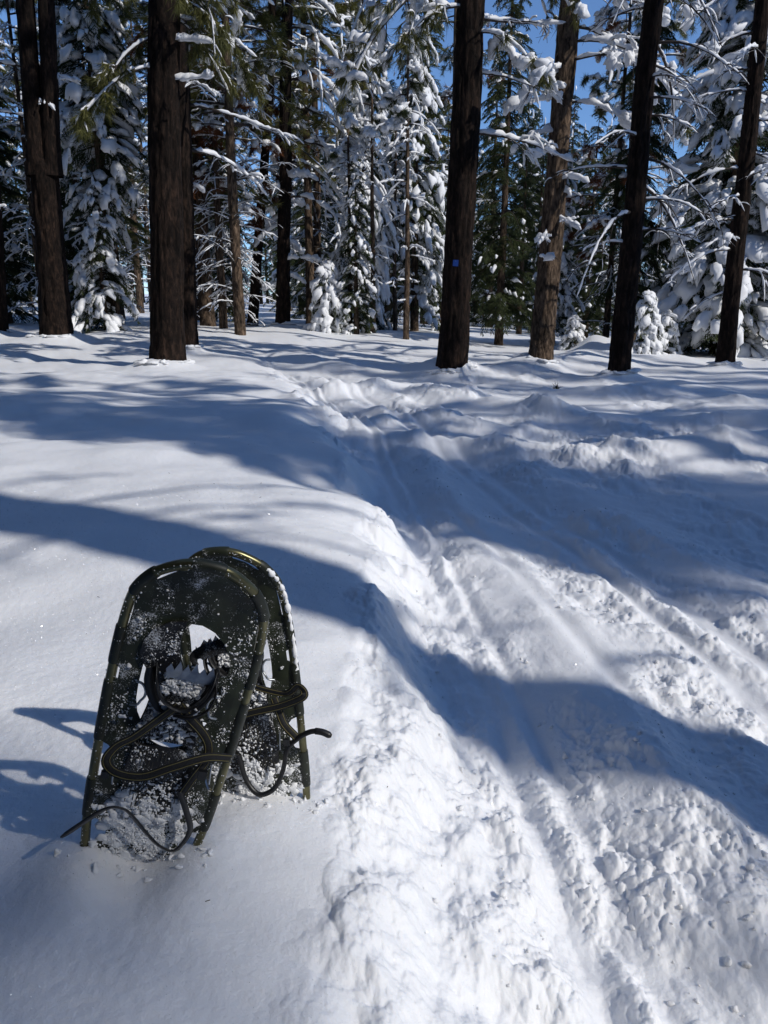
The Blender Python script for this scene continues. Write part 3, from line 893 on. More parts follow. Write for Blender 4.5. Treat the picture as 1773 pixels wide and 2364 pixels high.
def tufts(mb, C, D, r, n=22, L=.19, w=.010, spread=.9, hang=.15):
    """sprays of long needles at points C pointing along D"""
    C = np.asarray(C, float)
    if len(C) == 0:
        return
    D = unit(np.asarray(D, float))
    A = np.repeat(C, n, 0); d = np.repeat(D, n, 0) + r.normal(0, spread, (len(C) * n, 3)); d[:, 2] -= hang
    d = unit(d)
    A = A - np.repeat(D, n, 0) * (r.random((len(A), 1)) * .13)
    B = A + d * L * r.uniform(.6, 1.1, (len(A), 1))
    W = unit(np.cross(d, r.normal(0, 1, d.shape)))
    tri_blades(mb, A, B, W, w)

def pine_limb(wood, snow, needles, start, az, L, up, droop, rad, r, sub=5, snowy=1.0, leafy=1.0, snow_w=.03, tl=.19, hang=.15, lumps=None, gap=.12):
    """one bough with its side twigs, snow lying on it and needle sprays at its tips"""
    P = limb_path(start, az, L, up, droop, r, 11)
    tr = rad * (1 - .8 * np.linspace(0, 1, 11))
    tube(wood, P, tr, 6)
    if snowy > 0:
        snow_strip(snow, P[1:] + [0, 0, .6] * tr[1:, None], np.maximum(tr[1:] * 1.3, snow_w), np.maximum(tr[1:] * 1.5, snow_w * 1.7) * snowy, r, gap)
    tips = [(P[-1], P[-1] - P[-2])]
    for k in range(sub):
        t = r.uniform(.25, .98); i = min(int(t * 10), 9); q = P[i] + (P[i + 1] - P[i]) * (t * 10 - i)
        sgn = 1 if k % 2 else -1
        a2 = az + sgn * r.uniform(.4, 1.2)
        l2 = L * r.uniform(.16, .40) * (1.15 - t * .5)
        Q = limb_path(q, a2, l2, up * .5 + r.normal(0, .2), droop * 1.1 + r.uniform(0, .4), r, 7, .5)
        tr2 = rad * .40 * (1 - .7 * np.linspace(0, 1, 7))
        tube(wood, Q, tr2, 4, cap=False)
        if snowy > 0 and r.random() < (.85 if snow_w > .0145 else .4):
            snow_strip(snow, Q + [0, 0, .008], np.full(7, snow_w * .7), np.full(7, snow_w * 1.2 * snowy), r, gap + .08)
        tips.append((Q[-1], Q[-1] - Q[-2])); tips.append((Q[4], Q[5] - Q[3]))
        for w_ in range(2):
            i2 = r.integers(2, 6)
            Q2 = limb_path(Q[i2], a2 + r.choice([-1, 1]) * r.uniform(.5, 1.1), l2 * r.uniform(.3, .6), r.normal(0, .3), r.uniform(.1, .6), r, 5, .5)
            tube(wood, Q2, tr2[0] * .5 * np.linspace(1, .4, 5), 3, cap=False)
            if snowy > 0 and r.random() < .6:
                snow_strip(snow, Q2 + [0, 0, .006], np.full(5, snow_w * .5), np.full(5, snow_w * .9 * snowy), r, gap + .08)
            tips.append((Q2[-1], Q2[-1] - Q2[-2]))
    if leafy > 0:
        pick = [tp for tp in tips if r.random() < leafy]
        if pick:
            tufts(needles, [p[0] for p in pick], [p[1] for p in pick], r, 34, tl, .012, .85, hang)
    if lumps:
        pick = [tp for tp in tips if r.random() < lumps]
        n = len(pick)
        if n:
            C = np.array([p[0] for p in pick]) + [0, 0, .05]
            R = np.zeros((n, 3, 3)); d = unit(np.array([p[1] for p in pick]))
            R[:, 0] = d; R[:, 1] = unit(np.cross([0, 0, 1.0], d)); R[:, 2] = np.cross(R[:, 0], R[:, 1])
            for _ in range(3):
                Cj = C + R[:, 0] * r.uniform(-.16, .10, (n, 1)) + R[:, 1] * r.normal(0, .05, (n, 1)) - [0, 0, .03] * r.random((n, 1))
                blobs(snow, Cj, np.column_stack([r.uniform(.06, .15, n), r.uniform(.05, .10, n), r.uniform(.04, .09, n)]), R, 2, .7, int(r.integers(1e6)), .9, .3)
    return P

# ---- firs: whorled flat sprays under lobes of snow
def fir_meshes(seed, H, R, c0, snow, droop=.35, density=1.0, ndl=M_FIR, lobe=1.0, sub=2, r0=None, spire=.8, lo_cut=0.0, trunk_bark=M_BARK2, per=5):
    r = np.random.default_rng(seed)
    r0 = r0 or .014 * H + .03
    ax = axis_fn([(0, 0, -.5), (0, 0, H)])
    tm = trunk_mesh(ax, -.4, H, r0, seed, .97, 14, 20, .35, .05).mesh('fir_trunk', trunk_bark)
    cr = MB(); sn = MB(); wd = MB()
    z = c0
    LC = []; LS = []; LR = []
    while z < H - .05:
        f = (z - c0) / (H - c0)
        for k in range(per):
            if r.random() > density:
                continue
            L = R * (1 - f) ** spire * r.uniform(.68, 1.12) + .10
            if f < .08:
                L *= .75
            az = r.uniform(0, 2 * np.pi)
            up = .25 + .25 * f; dr = (droop + .35) * r.uniform(.7, 1.3)
            P = limb_path((0, 0, z + r.uniform(-.12, .12)), az, L, up * .6, dr, r, 8, .2)
            tube(wd, P, np.linspace(.012 + .008 * L, .004, 8), 3, cap=False)
            n = max(3, int(L / .085))
            t = np.repeat(np.linspace(.16, 1, n), 2); sg = np.tile([-1., 1.], n)
            i = np.minimum((t * 7).astype(int), 6); q = P[i] + (P[i + 1] - P[i]) * (t * 7 - i)[:, None]
            T = unit(P[i + 1] - P[i]); S = unit(np.cross(T, [0, 0, 1.0])) * sg[:, None]
            tl = (.44 * L * (1 - t) ** .75 + .10) * r.uniform(.7, 1.15, len(t)); tl = np.minimum(tl, .62)
            D = unit(T * .75 + S * .8 + np.array([0, 0, -.18]) + r.normal(0, .12, T.shape))
            B = q + D * tl[:, None]; B[:, 2] -= .25 * tl ** 2 + r.uniform(0, .06, len(t))
            Wd = unit(np.cross(D, [0, 0, 1.0]))
            quad_strip_blades(cr, q, B, Wd, .030, .010)
            quad_strip_blades(cr, q, B, unit(np.cross(D, Wd)), .024, .008)
            for u in (.3, .55, .8):
                for s2 in (-1, 1):
                    a = q + (B - q) * u
                    d2 = unit(D * .8 + Wd * s2 * .75 + np.array([0, 0, -.15]) + r.normal(0, .15, D.shape))
                    l2 = tl * (.42 - .25 * u) + .045
                    quad_strip_blades(cr, a, a + d2 * l2[:, None], unit(np.cross(d2, r.normal(0, 1, d2.shape) * .35 + [0, 0, 1.0])), .026, .009)
            # snow lobes
            nl = r.poisson(snow * (.7 + L * 2.1))
            for _ in range(nl):
                tt = r.uniform(.22, 1.0); ii = min(int(tt * 7), 6)
                c = P[ii] + (P[ii + 1] - P[ii]) * (tt * 7 - ii)
                T1 = unit(P[ii + 1] - P[ii]); S1 = unit(np.cross([0, 0, 1.0], T1)); U1 = np.cross(T1, S1)
                off = r.normal(0, .34) * L * (1 - tt) ** .7
                yaw = np.clip(off / (L * .5 + .1), -1, 1) * .8
                X = T1 * math.cos(yaw) + S1 * math.sin(yaw); Y = np.cross(U1, X)
                sz = lobe * (.55 + .3 * L) * (.35 + .85 * r.random() ** 1.5)
                LC.append(c + S1 * off + U1 * (.03 + .02 * sz) - np.array([0, 0, .12 * abs(off)])); LS.append((.20 * sz, .11 * sz * r.uniform(.7, 1.2), .065 * sz + .02)); LR.append(np.stack([X, Y, U1]))
                # needles poking out round and through the pad
                na = 9
                an = r.uniform(0, 2 * np.pi, na); ce = LC[-1]; e = LS[-1]
                out_ = np.cos(an)[:, None] * X * e[0] + np.sin(an)[:, None] * Y * e[1]
                A_ = ce + out_ * r.uniform(.25, .8, (na, 1)) + U1 * e[2] * r.uniform(-.2, .55, (na, 1))
                B_ = ce + out_ * r.uniform(1.1, 1.5, (na, 1)) - np.array([0, 0, 1.0]) * e[0] * r.uniform(.1, .5, (na, 1))
                dd_ = unit(B_ - A_)
                quad_strip_blades(cr, A_, B_, unit(np.cross(dd_, r.normal(0, 1, (na, 3)))), .022, .007)
        z += r.uniform(.75, 1.25) * (.17 + .021 * H) * (1 - .35 * f)
    tipn = 3
    LC.append(np.array([0, 0, H])); LS.append((.05, .05, .14)); LR.append(np.eye(3))
    blobs(sn, np.array(LC), np.array(LS), np.array(LR), sub, .8, seed, .75, .38)
    cm = cr.mesh('fir_crown', ndl, False); sm = sn.mesh('fir_snow', M_TSNOW); wm = wd.mesh('fir_limbs', M_TWIG)
    return tm, cm, sm, wm

def fir_tree(label, meshes, loc, group=None, rot=0.0, scale=1.0, lean=(0, 0), name='fir_tree', wide=1.0):
    t = thing(name, label, 'tree', loc, group)
    t.rotation_euler = (lean[0], lean[1], rot); t.scale = (scale * wide, scale * wide, scale)
    for n, m in zip(('trunk', 'crown', 'snow', 'limbs'), meshes):
        p = link(n, m, t)
        if n != 'trunk':
            p['kind'] = 'stuff'
    return t

# ---- background pines: thin snow-lined dead limbs low down, needle sprays above
def pine_meshes(seed, H, c0, r0, nlive=46, ndead=40, L=2.2, snowy=.9, ndl=M_PINE, dead0=1.2, bark=M_BARK2, brown=0.0, lean=0.0, lumps=.10):
    r = np.random.default_rng(seed)
    ax = axis_fn([(0, 0, -.5), (lean * H, 0, H)])
    tm = trunk_mesh(ax, -.4, H, r0, seed, .8, 18, 16, .16, .06).mesh('pine_trunk', bark)
    wd = MB(); sn = MB(); nd = MB(); dl = MB()
    for k in range(ndead):
        z = r.uniform(dead0, c0 + 1.5); l = r.uniform(.5, 1.15) * L * .8
        pine_limb(wd, sn, nd, ax(z), r.uniform(0, 6.28), l, r.normal(.12, .2), r.uniform(.1, .7), .012 + .006 * l, r, 4, snowy, 0.0, .016)
    for k in range(nlive):
        f = (k + .5) / nlive; z = c0 + (H - c0) * f ** .95
        l = L * (1 - .75 * f ** 1.4) * r.uniform(.6, 1.1)
        tgt = dl if r.random() < brown else nd
        pine_limb(wd, sn, tgt, ax(z), r.uniform(0, 6.28), l, r.normal(.18, .15), r.uniform(.15, .6), .014 + .010 * l, r, 7, snowy, .95, .018, .20, .12, lumps, .28)
    out = [('trunk', tm), ('crown', nd.mesh('pine_crown', ndl, False)), ('limbs', wd.mesh('pine_limbs', M_TWIG)), ('snow', sn.mesh('pine_snow', M_TSNOW))]
    if dl.n:
        out.append(('dead_needles', dl.mesh('pine_dead', M_DEAD, False)))
    return out

def pine_tree(label, parts, loc, group=None, rot=0.0, scale=1.0, name='pine_tree'):
    t = thing(name, label, 'tree', loc, group)
    t.rotation_euler = (0, 0, rot); t.scale = (scale,) * 3
    for n, m in parts:
        p = link(n, m, t)
        if n != 'trunk':
            p['kind'] = 'stuff'
    return t

# ---- the big trunks in front: each its own tree with single boughs
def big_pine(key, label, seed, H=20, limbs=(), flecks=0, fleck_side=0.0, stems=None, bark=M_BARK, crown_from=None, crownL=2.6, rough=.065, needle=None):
    bx, by, tx, tz, r0 = TRUNKS[key]
    zb = gz(bx, by)
    root = thing('pine_tree', label, 'tree', (bx, by, zb))
    r = np.random.default_rng(seed)
    slope = (tx - bx) / tz
    if stems is None:
        ax = axis_fn([(0, 0, -.6), (slope * tz, 0, tz), (slope * tz + slope * .5 * (H - tz), 0, H)])
        trunk_mesh(ax, -.35, H, r0, seed, .62, 56, 8.5, .05, rough).build('trunk', bark, root)
        axes = [ax]
    else:
        fork_z = stems[0]
        ax = axis_fn([(0, 0, -.6), (tx - bx, 0, fork_z), (tx - bx, 0, fork_z + .7)])
        trunk_mesh(ax, -.35, fork_z + .15, r0, seed, .22, 56, 8.5, .05, rough).build('trunk', bark, root)
        axes = []
        for (dx, dz_, rs) in stems[1]:
            x0 = tx - bx + (.17 if dx > .3 else -.14)
            a2 = axis_fn([(x0, 0, fork_z - .6), (tx - bx + dx, 0, dz_), (tx - bx + dx * 1.6, 0, H)])
            trunk_mesh(a2, fork_z - .5, H, rs, seed + int(dz_ * 10) + len(axes), .6, 40, 12, .06, rough).build('stem', bark, root)
            axes.append(a2)
    for (z, az, L, up, dr, rad, sub, sw, leafy, hang, lump) in limbs:
        wd = MB(); sn = MB(); nd = MB()
        pine_limb(wd, sn, nd, axes[0](z), math.radians(az), L, up, dr, rad, r, sub, 1.0 if sw else 0.0, leafy, sw or .02, .24, hang, lump)
        b = wd.build('branch', M_TWIG, root)
        if sn.n:
            sn.build('snow', M_TSNOW, b, kind='stuff')
        if nd.n:
            nd.build('needles', needle or M_PINE, b, False, kind='stuff')
    if crown_from is not None:
        wd = MB(); sn = MB(); nd = MB()
        for a in axes:
            for k in range(34 // len(axes) + 6):
                f = (k + .5) / 34; z = crown_from + (H - crown_from) * min(1, f * len(axes))
                if z > H - .2:
                    continue
                pine_limb(wd, sn, nd, a(z), r.uniform(0, 6.28), crownL * (1 - .6 * (z - crown_from) / (H - crown_from)) * r.uniform(.7, 1.1), .2, .35, .035, r, 8, .8, 1.0, .022, .26, .25, .04, .3)
        nd.build('crown', M_PINE, root, False, kind='stuff')
        wd.build('limbs', M_TWIG, root, kind='stuff'); sn.build('snow', M_TSNOW, root, kind='stuff')
    # ragged collar of snow where the trunk goes into the ground
    nb = 26
    a = r.uniform(0, 2 * np.pi, nb); rr = r0 * r.uniform(1.2, 1.6, nb)
    gx, gy = bx + np.cos(a) * rr, by + np.sin(a) * rr
    s = r.uniform(.02, .055, nb)
    mb = MB(); blobs(mb, np.column_stack([gx - bx, gy - by, ground(gx, gy, False) - zb - .008]), s[:, None] * r.uniform(1.0, 2.4, (nb, 3)) * [1, 1, .38], None, 2, .7, seed + 5)
    mb.build('snow_collar', M_TSNOW, root, kind='stuff')
    if flecks:
        # snow blown against the bark
        z = r.uniform(.05, 8, flecks) ** 1.0; a = math.radians(fleck_side) + r.normal(0, .75, flecks)
        nz_ = noise3(np.cos(a) * 3, np.sin(a) * 3, z * 1.4, 5)
        k = nz_ > .08; z, a = z[k], a[k]
        z = np.minimum(z, stems[0] + .2) * np.where(z > stems[0] + .2, r.random(len(z)), 1) if stems else z
        c = ax(z)
        rr = r0 * (1 - .62 * z / H) * .98
        C = c + np.stack([np.cos(a) * rr, np.sin(a) * rr, 0 * z], -1)
        s = .005 + .022 * r.random(len(z)) ** 3
        R = np.zeros((len(z), 3, 3)); R[:, 0] = np.stack([-np.sin(a), np.cos(a), 0 * a], -1); R[:, 1, 2] = 1; R[:, 2] = np.stack([np.cos(a), np.sin(a), 0 * a], -1)
        mb = MB(); blobs(mb, C, np.column_stack([s, s * r.uniform(.8, 3, len(s)), s * .35]), R, 2, .9, seed)
        mb.build('snow_flecks', M_TSNOW, root, kind='stuff')
    return root
# azimuths: 0 = right, 90 = away, 180 = left, 270 = towards the trail
rl = random.Random(4)
def lims(n, z0, z1, L0, L1, az=None, up=(-.05, .2), dr=(.1, .5), sub=(3, 6), sw=(.025, .04), leafy=0.0, hang=.2, lump=None, seed=1, spread=60):
    q = random.Random(seed); out = []
    for k in range(n):
        z = z0 + (z1 - z0) * (k + q.random() * .8) / n
        a = q.uniform(0, 360) if az is None else q.choice(az) + q.uniform(-spread, spread)
        L = q.uniform(L0, L1)
        out.append((z, a, L, q.uniform(*up), q.uniform(*dr), .012 + .010 * L, q.randint(*sub), q.uniform(*sw), leafy, hang, lump))
    return out

big_pine('fork', 'huge dark tree forking into two stems, flecked with snow', 101, 22,
         lims(4, 4.0, 9, .6, 1.2, seed=2), 0, 250, stems=(3.9, [(-.03, 7.36, .21), (.47, 7.36, .19)]), crown_from=11)
big_pine('main_left', 'thick dark trunk with a snow cone at its foot, nearest on the left bank', 102, 21,
         lims(3, 4.2, 5.6, .5, 1.0, [0], (-.05, .1), (.0, .2), (1, 3), seed=3, spread=30) +
         lims(9, 4.4, 7.0, .8, 1.9, [190, 350], (.05, .2), (.7, 1.3), (6, 9), (.012, .018), .95, 1.3, .03, seed=4), 0, crown_from=12.5, crownL=1.9)
big_pine('behind_left', 'bulging dark trunk standing right behind the thick left trunk', 103, 19,
         lims(7, 3.4, 8.5, .8, 2.2, [0, 20], (-.1, .15), (.1, .35), (3, 5), (.020, .034), seed=5, spread=35), 0, 20, crown_from=12.5, crownL=1.9)
big_pine('edge_left', 'dark trunk cut off by the left edge of the picture', 104, 18, lims(5, 2, 8, 1, 2, seed=6), 0, 300, crown_from=12.5, crownL=1.9)
big_pine('slanting', 'slim slanting trunk with brown needle clumps left of the trunk with drooping boughs', 105, 15,
         lims(16, 2.5, 11, .9, 1.8, None, (-.05, .2), (.2, .6), (4, 6), (.014, .022), 0, seed=7) +
         lims(9, 2.9, 6.2, .5, 1.0, [180, 240, 300], (-.1, .1), (.4, .9), (4, 6), (.010, .016), .9, .9, seed=17, spread=30), 0, crown_from=8.5, crownL=1.8, rough=.04, needle=M_DEAD)
big_pine('drooping', 'straight slim pine with long snow lined boughs drooping to the right', 106, 17,
         lims(11, 3.2, 8.2, 1.6, 3.1, [0], (.25, .5), (.9, 1.4), (4, 6), (.040, .055), 0, seed=8, spread=38) +
         lims(9, .9, 4.2, .5, 1.3, [0, 180], (-.15, .1), (.1, .5), (2, 4), (.05, .07), 0, seed=9, spread=40) +
         lims(16, 6.5, 12, 1.5, 2.8, None, (.0, .2), (.2, .6), (6, 8), (.016, .022), .95, .2, .02, seed=10), 0, 0, crown_from=9, crownL=2.4)
big_pine('marked', 'broad dark trunk carrying a small blue square marker', 107, 22,
         lims(3, 3.4, 5.4, 1.2, 2.0, [10], (.0, .15), (.05, .3), (4, 6), (.022, .03), 0, seed=11, spread=40) +
         lims(8, 4.9, 7.4, 1.2, 2.2, [185, 5], (.1, .3), (.7, 1.1), (7, 9), (.018, .026), .9, 1.2, .14, seed=12, spread=50), 0, 20, crown_from=12.5, crownL=1.9)
big_pine('lit', 'sunlit brown trunk with many short snowy limbs between two darker trunks', 108, 19,
         lims(10, 1.6, 5, .4, 1.0, None, (-.1, .2), (.1, .5), (2, 4), (.03, .05), seed=13) +
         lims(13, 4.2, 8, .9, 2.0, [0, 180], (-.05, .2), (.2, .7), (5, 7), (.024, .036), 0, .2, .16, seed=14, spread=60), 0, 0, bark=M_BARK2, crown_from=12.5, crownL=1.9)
big_pine('dark_right', 'dark leaning trunk with thin curled twigs right of the sunlit trunk', 109, 18,
         lims(26, 1.8, 8, .7, 1.9, [180, 0], (-.05, .3), (.2, .9), (4, 6), (.008, .014), 0, seed=15, spread=60), 0, crown_from=12.5, crownL=1.9)
big_pine('far_right', 'leaning dark trunk in front of the great snow-laden fir', 110, 17,
         lims(22, 1.2, 8, .6, 1.6, [0, 180, 230], (-.05, .2), (.2, .7), (5, 7), (.012, .022), 0, .2, .05, seed=16, spread=60), 0, 240, crown_from=12.5, crownL=1.9)

# blue marker nailed to the broad trunk
def marker():
    bx, by, tx, tz, r0 = TRUNKS['marked']
    zb = gz(bx, by); z = 1.72 - zb
    x = bx + (tx - bx) / tz * z - .045
    t = thing('trail_marker', 'small blue square marker nailed to the broad dark trunk', 'trail marker', (x, by - r0 * .965, zb + z))
    M_B = plain('blue_plastic', (.010, .055, .28), .5)
    bm = bmesh.new(); bmesh.ops.create_cube(bm, size=1); bmesh.ops.scale(bm, vec=(.09, .008, .10), verts=bm.verts)
    bmesh.ops.bevel(bm, geom=bm.edges[:], offset=.003, segments=2, affect='EDGES')
    me = bpy.data.meshes.new('plate'); bm.to_mesh(me); bm.free(); me.materials.append(M_B)
    p = link('plate', me, t); t.rotation_euler = (0, .06, -.1)
    mb = MB(); blobs(mb, [(0, -.006, .03)], [(.006, .004, .006)], None, 1, 0); mb.build('nail', M_STEEL, t)
marker()

# ---- kinds of fir, each shared by several trees
F_HEAVY = fir_meshes(201, 12, 2.1, .5, 2.9, .45, 1, M_FIR, 1.35)
F_HEAVY2 = fir_meshes(202, 11, 1.7, .9, 2.0, .5, 1, M_FIR, 1.3)
F_HIGH = fir_meshes(210, 11.5, 1.5, 3.4, 2.4, .6, 1, M_FIR, 1.35)
F_MID = fir_meshes(203, 10, 1.6, .5, .5, .3, 1, M_FIR, 1.1, sub=1)
F_GREEN = fir_meshes(204, 12, 1.9, 1.2, .28, .25, 1, M_FIR, .9, sub=1)
F_OLIVE = fir_meshes(205, 14, 2.0, 3.0, .12, .2, .95, M_FIRG, .8, sub=1)
F_THIN = fir_meshes(206, 5.2, .75, .4, 1.5, .6, 1, M_FIR, 1.2)
F_SHADE = fir_meshes(209, 12, 1.9, 1.2, .25, .25, 1, M_FIR, .9, sub=1, per=9)
F_SMALL = fir_meshes(207, 4.0, 1.0, .5, 2.2, .8, 1, M_FIR, 1.5)
F_SAP = fir_meshes(208, 1.3, .52, .1, 4.5, 1.0, 1, M_FIR, 1.25)
P_OLIVE = pine_meshes(305, 15, 4.9, .15, 84, 16, 2.3, .35, M_OLIVE, 1.2, brown=.06, lumps=.02)
P_LOW = pine_meshes(301, 14, 4.5, .16, 44, 34, 2.0, .8, M_PINE, 1.0, brown=.14)
P_BROWN = pine_meshes(302, 13, 3.0, .12, 44, 34, 1.7, .6, M_PINE, .8, brown=.65)
P_BARE = pine_meshes(303, 12, 7.0, .10, 16, 70, 1.5, 1.0, M_PINE, .6)
P_THIN = pine_meshes(304, 7.5, 5.0, .085, 8, 34, .9, 1.1, M_FIR, .5, lumps=.3)

def fir(label, kind, x, y, s=1.0, rot=None, group=None, lean=(0, 0), dz=0.0, wide=1.0, name='fir_tree'):
    return fir_tree(label, kind, (x, y, gz(x, y) - .05 + dz), group, rl.uniform(0, 6.28) if rot is None else rot, s, lean, name, wide)
def pine(label, kind, x, y, s=1.0, rot=None, group=None, name='pine_tree'):
    return pine_tree(label, kind, (x, y, gz(x, y) - .05), group, rl.uniform(0, 6.28) if rot is None else rot, s, name)

fir('tall snow-laden fir between the forked tree and the thick left trunk', F_HIGH, -7.4, 21, 1.05, 1.0, dz=.0, wide=.95)
fir('small sunlit fir bowed under snow beside the forked trunk', F_SMALL, -7.35, 20.2, .92, .4)
fir('green fir with snowy shelves at the left edge', F_MID, -11.6, 23.5, 1.05, .2, wide=1.1)
fir('snowy fir half out of the picture behind the left edge trunk', F_HEAVY2, -13.2, 22.0, .9, 2.2)
fir('olive green fir glowing in sun above the thick left trunk', F_OLIVE, -5.2, 22.5, 1.05, 1.3)
pine('bushy olive pine right of the thick left trunk, hardly any snow on it', P_OLIVE, -3.7, 19.6, 1.0, .6)
pine('bushy olive pine rising behind the drooping pine', P_OLIVE, -2.3, 24.0, 1.0, 2.9)
pine('pine with rusty dead needle clumps left of the drooping pine', P_BROWN, -4.45, 21.2, 1.0, .7)
pine('olive pine with bare lower limbs behind the drooping pine', P_LOW, -2.2, 26, 1.05, 2.0)
fir('tall narrow snow-caked fir in the middle of the woods', F_HEAVY, -.6, 24.0, 1.0, .5, wide=.55)
fir('fir with thick snow pads beside the broad marked trunk', F_HEAVY2, 1.0, 25.0, 1.08, 1.1, wide=.75)
fir('dark green fir close behind the broad marked trunk', F_GREEN, 3.0, 19.8, .86, .9, wide=.72)
fir('snowy young fir behind the sunlit trunk', F_HEAVY2, 4.75, 21.5, .55, .3, wide=.9)
fir('green fir with little snow behind the leaning dark trunk', F_GREEN, 6.3, 20.0, 1.05, 2.5, wide=.62)
fir('great fir wholly cloaked in snow at the right', F_HEAVY, 8.3, 18.8, 1.12, 2.1)
fir('snow-clad fir cut off by the right edge of the picture', F_HEAVY2, 10.6, 18.4, .95, .2)
fir('low fir pyramid of snow at the foot of the drooping pine', F_SAP, -1.58, 21.0, 1.3, .3)
fir('sunlit snowy sapling right of the snow pyramid', F_SMALL, -1.2, 22.3, .5, 1.9)
fir('bowed sapling buried in snow beside the leaning dark trunk', F_SAP, 5.8, 17.0, .95, .8)
fir('rounder buried sapling right of the bowed one', F_SAP, 6.5, 17.5, .72, 2.2, wide=1.15)
fir('snowy bush fir at the foot of the sunlit trunk', F_SAP, 4.75, 19.0, .6, 3.0, wide=1.3)
fir('snow-plastered young fir among the thin trunks', F_THIN, -.75, 20.9, .85, 1.0)
pine('thin snow-plastered trunk left of the three slender trunks', P_THIN, -.93, 21.2, .85, .5)
pine('slender trunk with a white snow stripe', P_THIN, -.31, 21.5, 1.0, 2.1)
pine('slender brown trunk between the white striped one and the mossy one', P_THIN, .34, 24, .9, 4.0)
pine('short dark trunk patched with snow left of the broad marked trunk', P_THIN, .59, 20, 1.0, 1.2)
pine('bare pine crowded with snow lined twigs at the left', P_BARE, -6.3, 23, 1.0, .3)
pine('bare pine with white twigs right of the thick left trunk', P_BARE, -3.9, 20.5, .9, 2.3)
pine('bare twiggy pine left of the forked tree', P_BARE, -10.0, 22.5, .95, 4.4)
pine('twiggy pine with snow lined limbs at the right edge', P_BARE, 9.5, 16.8, .9, 1.1)
pine('pine with brown clumps between the sunlit and the dark leaning trunk', P_BROWN, 6.0, 20.6, .8, 3.3)
pine('pale brown trunk behind the small bowed fir', P_BARE, -8.5, 23.5, 1.0, 5.0)

# ---- the woods behind
WOODS = [(F_MID, 'snow dusted fir', 'snow dusted firs in the woods behind'),
         (F_GREEN, 'dark green fir', 'dark firs in the woods behind'),
         (F_HEAVY2, 'white laden fir', 'white firs in the woods behind'),
         (P_LOW, 'tall olive pine', 'olive pines in the woods behind'),
         (P_BARE, 'bare stemmed pine', 'bare stemmed pines in the woods behind'),
         (F_OLIVE, 'tall olive fir', 'olive firs in the woods behind'),
         (F_THIN, 'young snow-caked fir', 'young firs in the woods behind')]
SLOTS = [(-.72, 'left of the left edge trunk'), (-.51, 'between the left edge trunk and the forked tree'), (-.43, 'between the forked tree and the thick left trunk'),
         (-.29, 'between the thick left trunk and the slanting trunk'), (-.175, 'just right of the slanting trunk'), (-.133, 'between the drooping pine and the slender trunks'),
         (-.04, 'behind the slender trunks'), (.05, 'just left of the broad marked trunk'), (.09, 'between the broad marked trunk and the sunlit trunk'),
         (.206, 'between the sunlit trunk and the leaning dark trunk'), (.31, 'between the leaning dark trunk and great snow fir'), (.44, 'behind the great snow fir'), (.52, 'right of the great snow fir'), (9, '')]
protos = {}
placed = {}
def wood_tree(i, x, y, s, rot):
    kind, label, group = WOODS[i]
    k = x / y
    slot = max([n for n, (a, _) in enumerate(SLOTS[:-1]) if k >= a] or [0])
    if i not in protos:
        f = pine if i in (3, 4) else fir
        c = protos[i] = f(label, kind, x, y, s, rot, group)
    else:
        c = copy_tree(protos[i])
        c.location = (x, y, gz(x, y) - .05); c.rotation_euler = (0, 0, rot); c.scale = (s, s, s)
    placed.setdefault((i, slot), []).append((y, c))

q = random.Random(77)
pts = []
def far_ok(x, y, d):
    return all((x - a) ** 2 + (y - b) ** 2 > d * d for a, b in pts)
GAPS = (-.045, .21, .40)          # directions in which the sky shows between the crowns
tries = 0
while len(pts) < 140 and tries < 9000:
    tries += 1
    y = 26 + 64 * q.random() ** 1.5
    x = (q.random() - .5) * 2 * (y * .62 + 3)
    if not far_ok(x, y, 1.5 + .03 * y):
        continue
    k = x / y
    near_gap = min(abs(k - g) / w for g, w in zip(GAPS, (.04, .07, .07)))
    pts.append((x, y))
    i = q.choices(range(7), (24, 17, 7, 22, 12, 20, 8))[0]
    s = q.uniform(.8, 1.3)
    if i == 6:
        s = q.uniform(.6, 1.2)
    if near_gap < 1:
        tan = (.26, .30, .22)[int(np.argmin([abs(k - g) for g in GAPS]))]
        if i in (3, 4, 5): i = 0
        s = min(s, tan * y / {0: 10, 1: 12, 2: 11, 6: 5.2}[i] * q.uniform(.7, 1.0))
    wood_tree(i, x, y, s, q.uniform(0, 6.28))
for n_ in range(56):                     # the far edge of the woods closes the view between the trunks
    y = q.uniform(66, 100); x = (-.66 + 1.32 * (n_ + q.random()) / 56) * y
    i = (0, 1, 0, 6)[n_ % 4]
    wood_tree(i, x, y, q.uniform(.8, 1.15) * (1.7 if i == 6 else 1), q.uniform(0, 6))
for g, tan in zip(GAPS, (.26, .30, .22)):
    for n_ in range(6):
        y = 38 + 5 * n_; x = (g + q.uniform(-.045, .045)) * y
        i = n_ % 2; wood_tree(i, x, y, tan * y / (10, 12)[i] * q.uniform(.75, 1.0), q.uniform(0, 6))
for (i, slot), L in placed.items():
    L.sort(key=lambda t: t[0])
    words = ['nearest ', 'second nearest ', 'third nearest ', 'fourth nearest ', 'fifth nearest ', 'sixth nearest ', 'seventh nearest ', 'eighth nearest ', 'ninth nearest ', 'tenth nearest ', 'eleventh nearest ', 'twelfth nearest '] + ['farther '] * 30
    words = (words[:len(L) - 1] + ['farthest ']) if len(L) > 1 else ['']
    for wd_, (_, c) in zip(words, L):
        c['label'] = (wd_ + WOODS[i][1] + ' far back ' + SLOTS[slot][1])

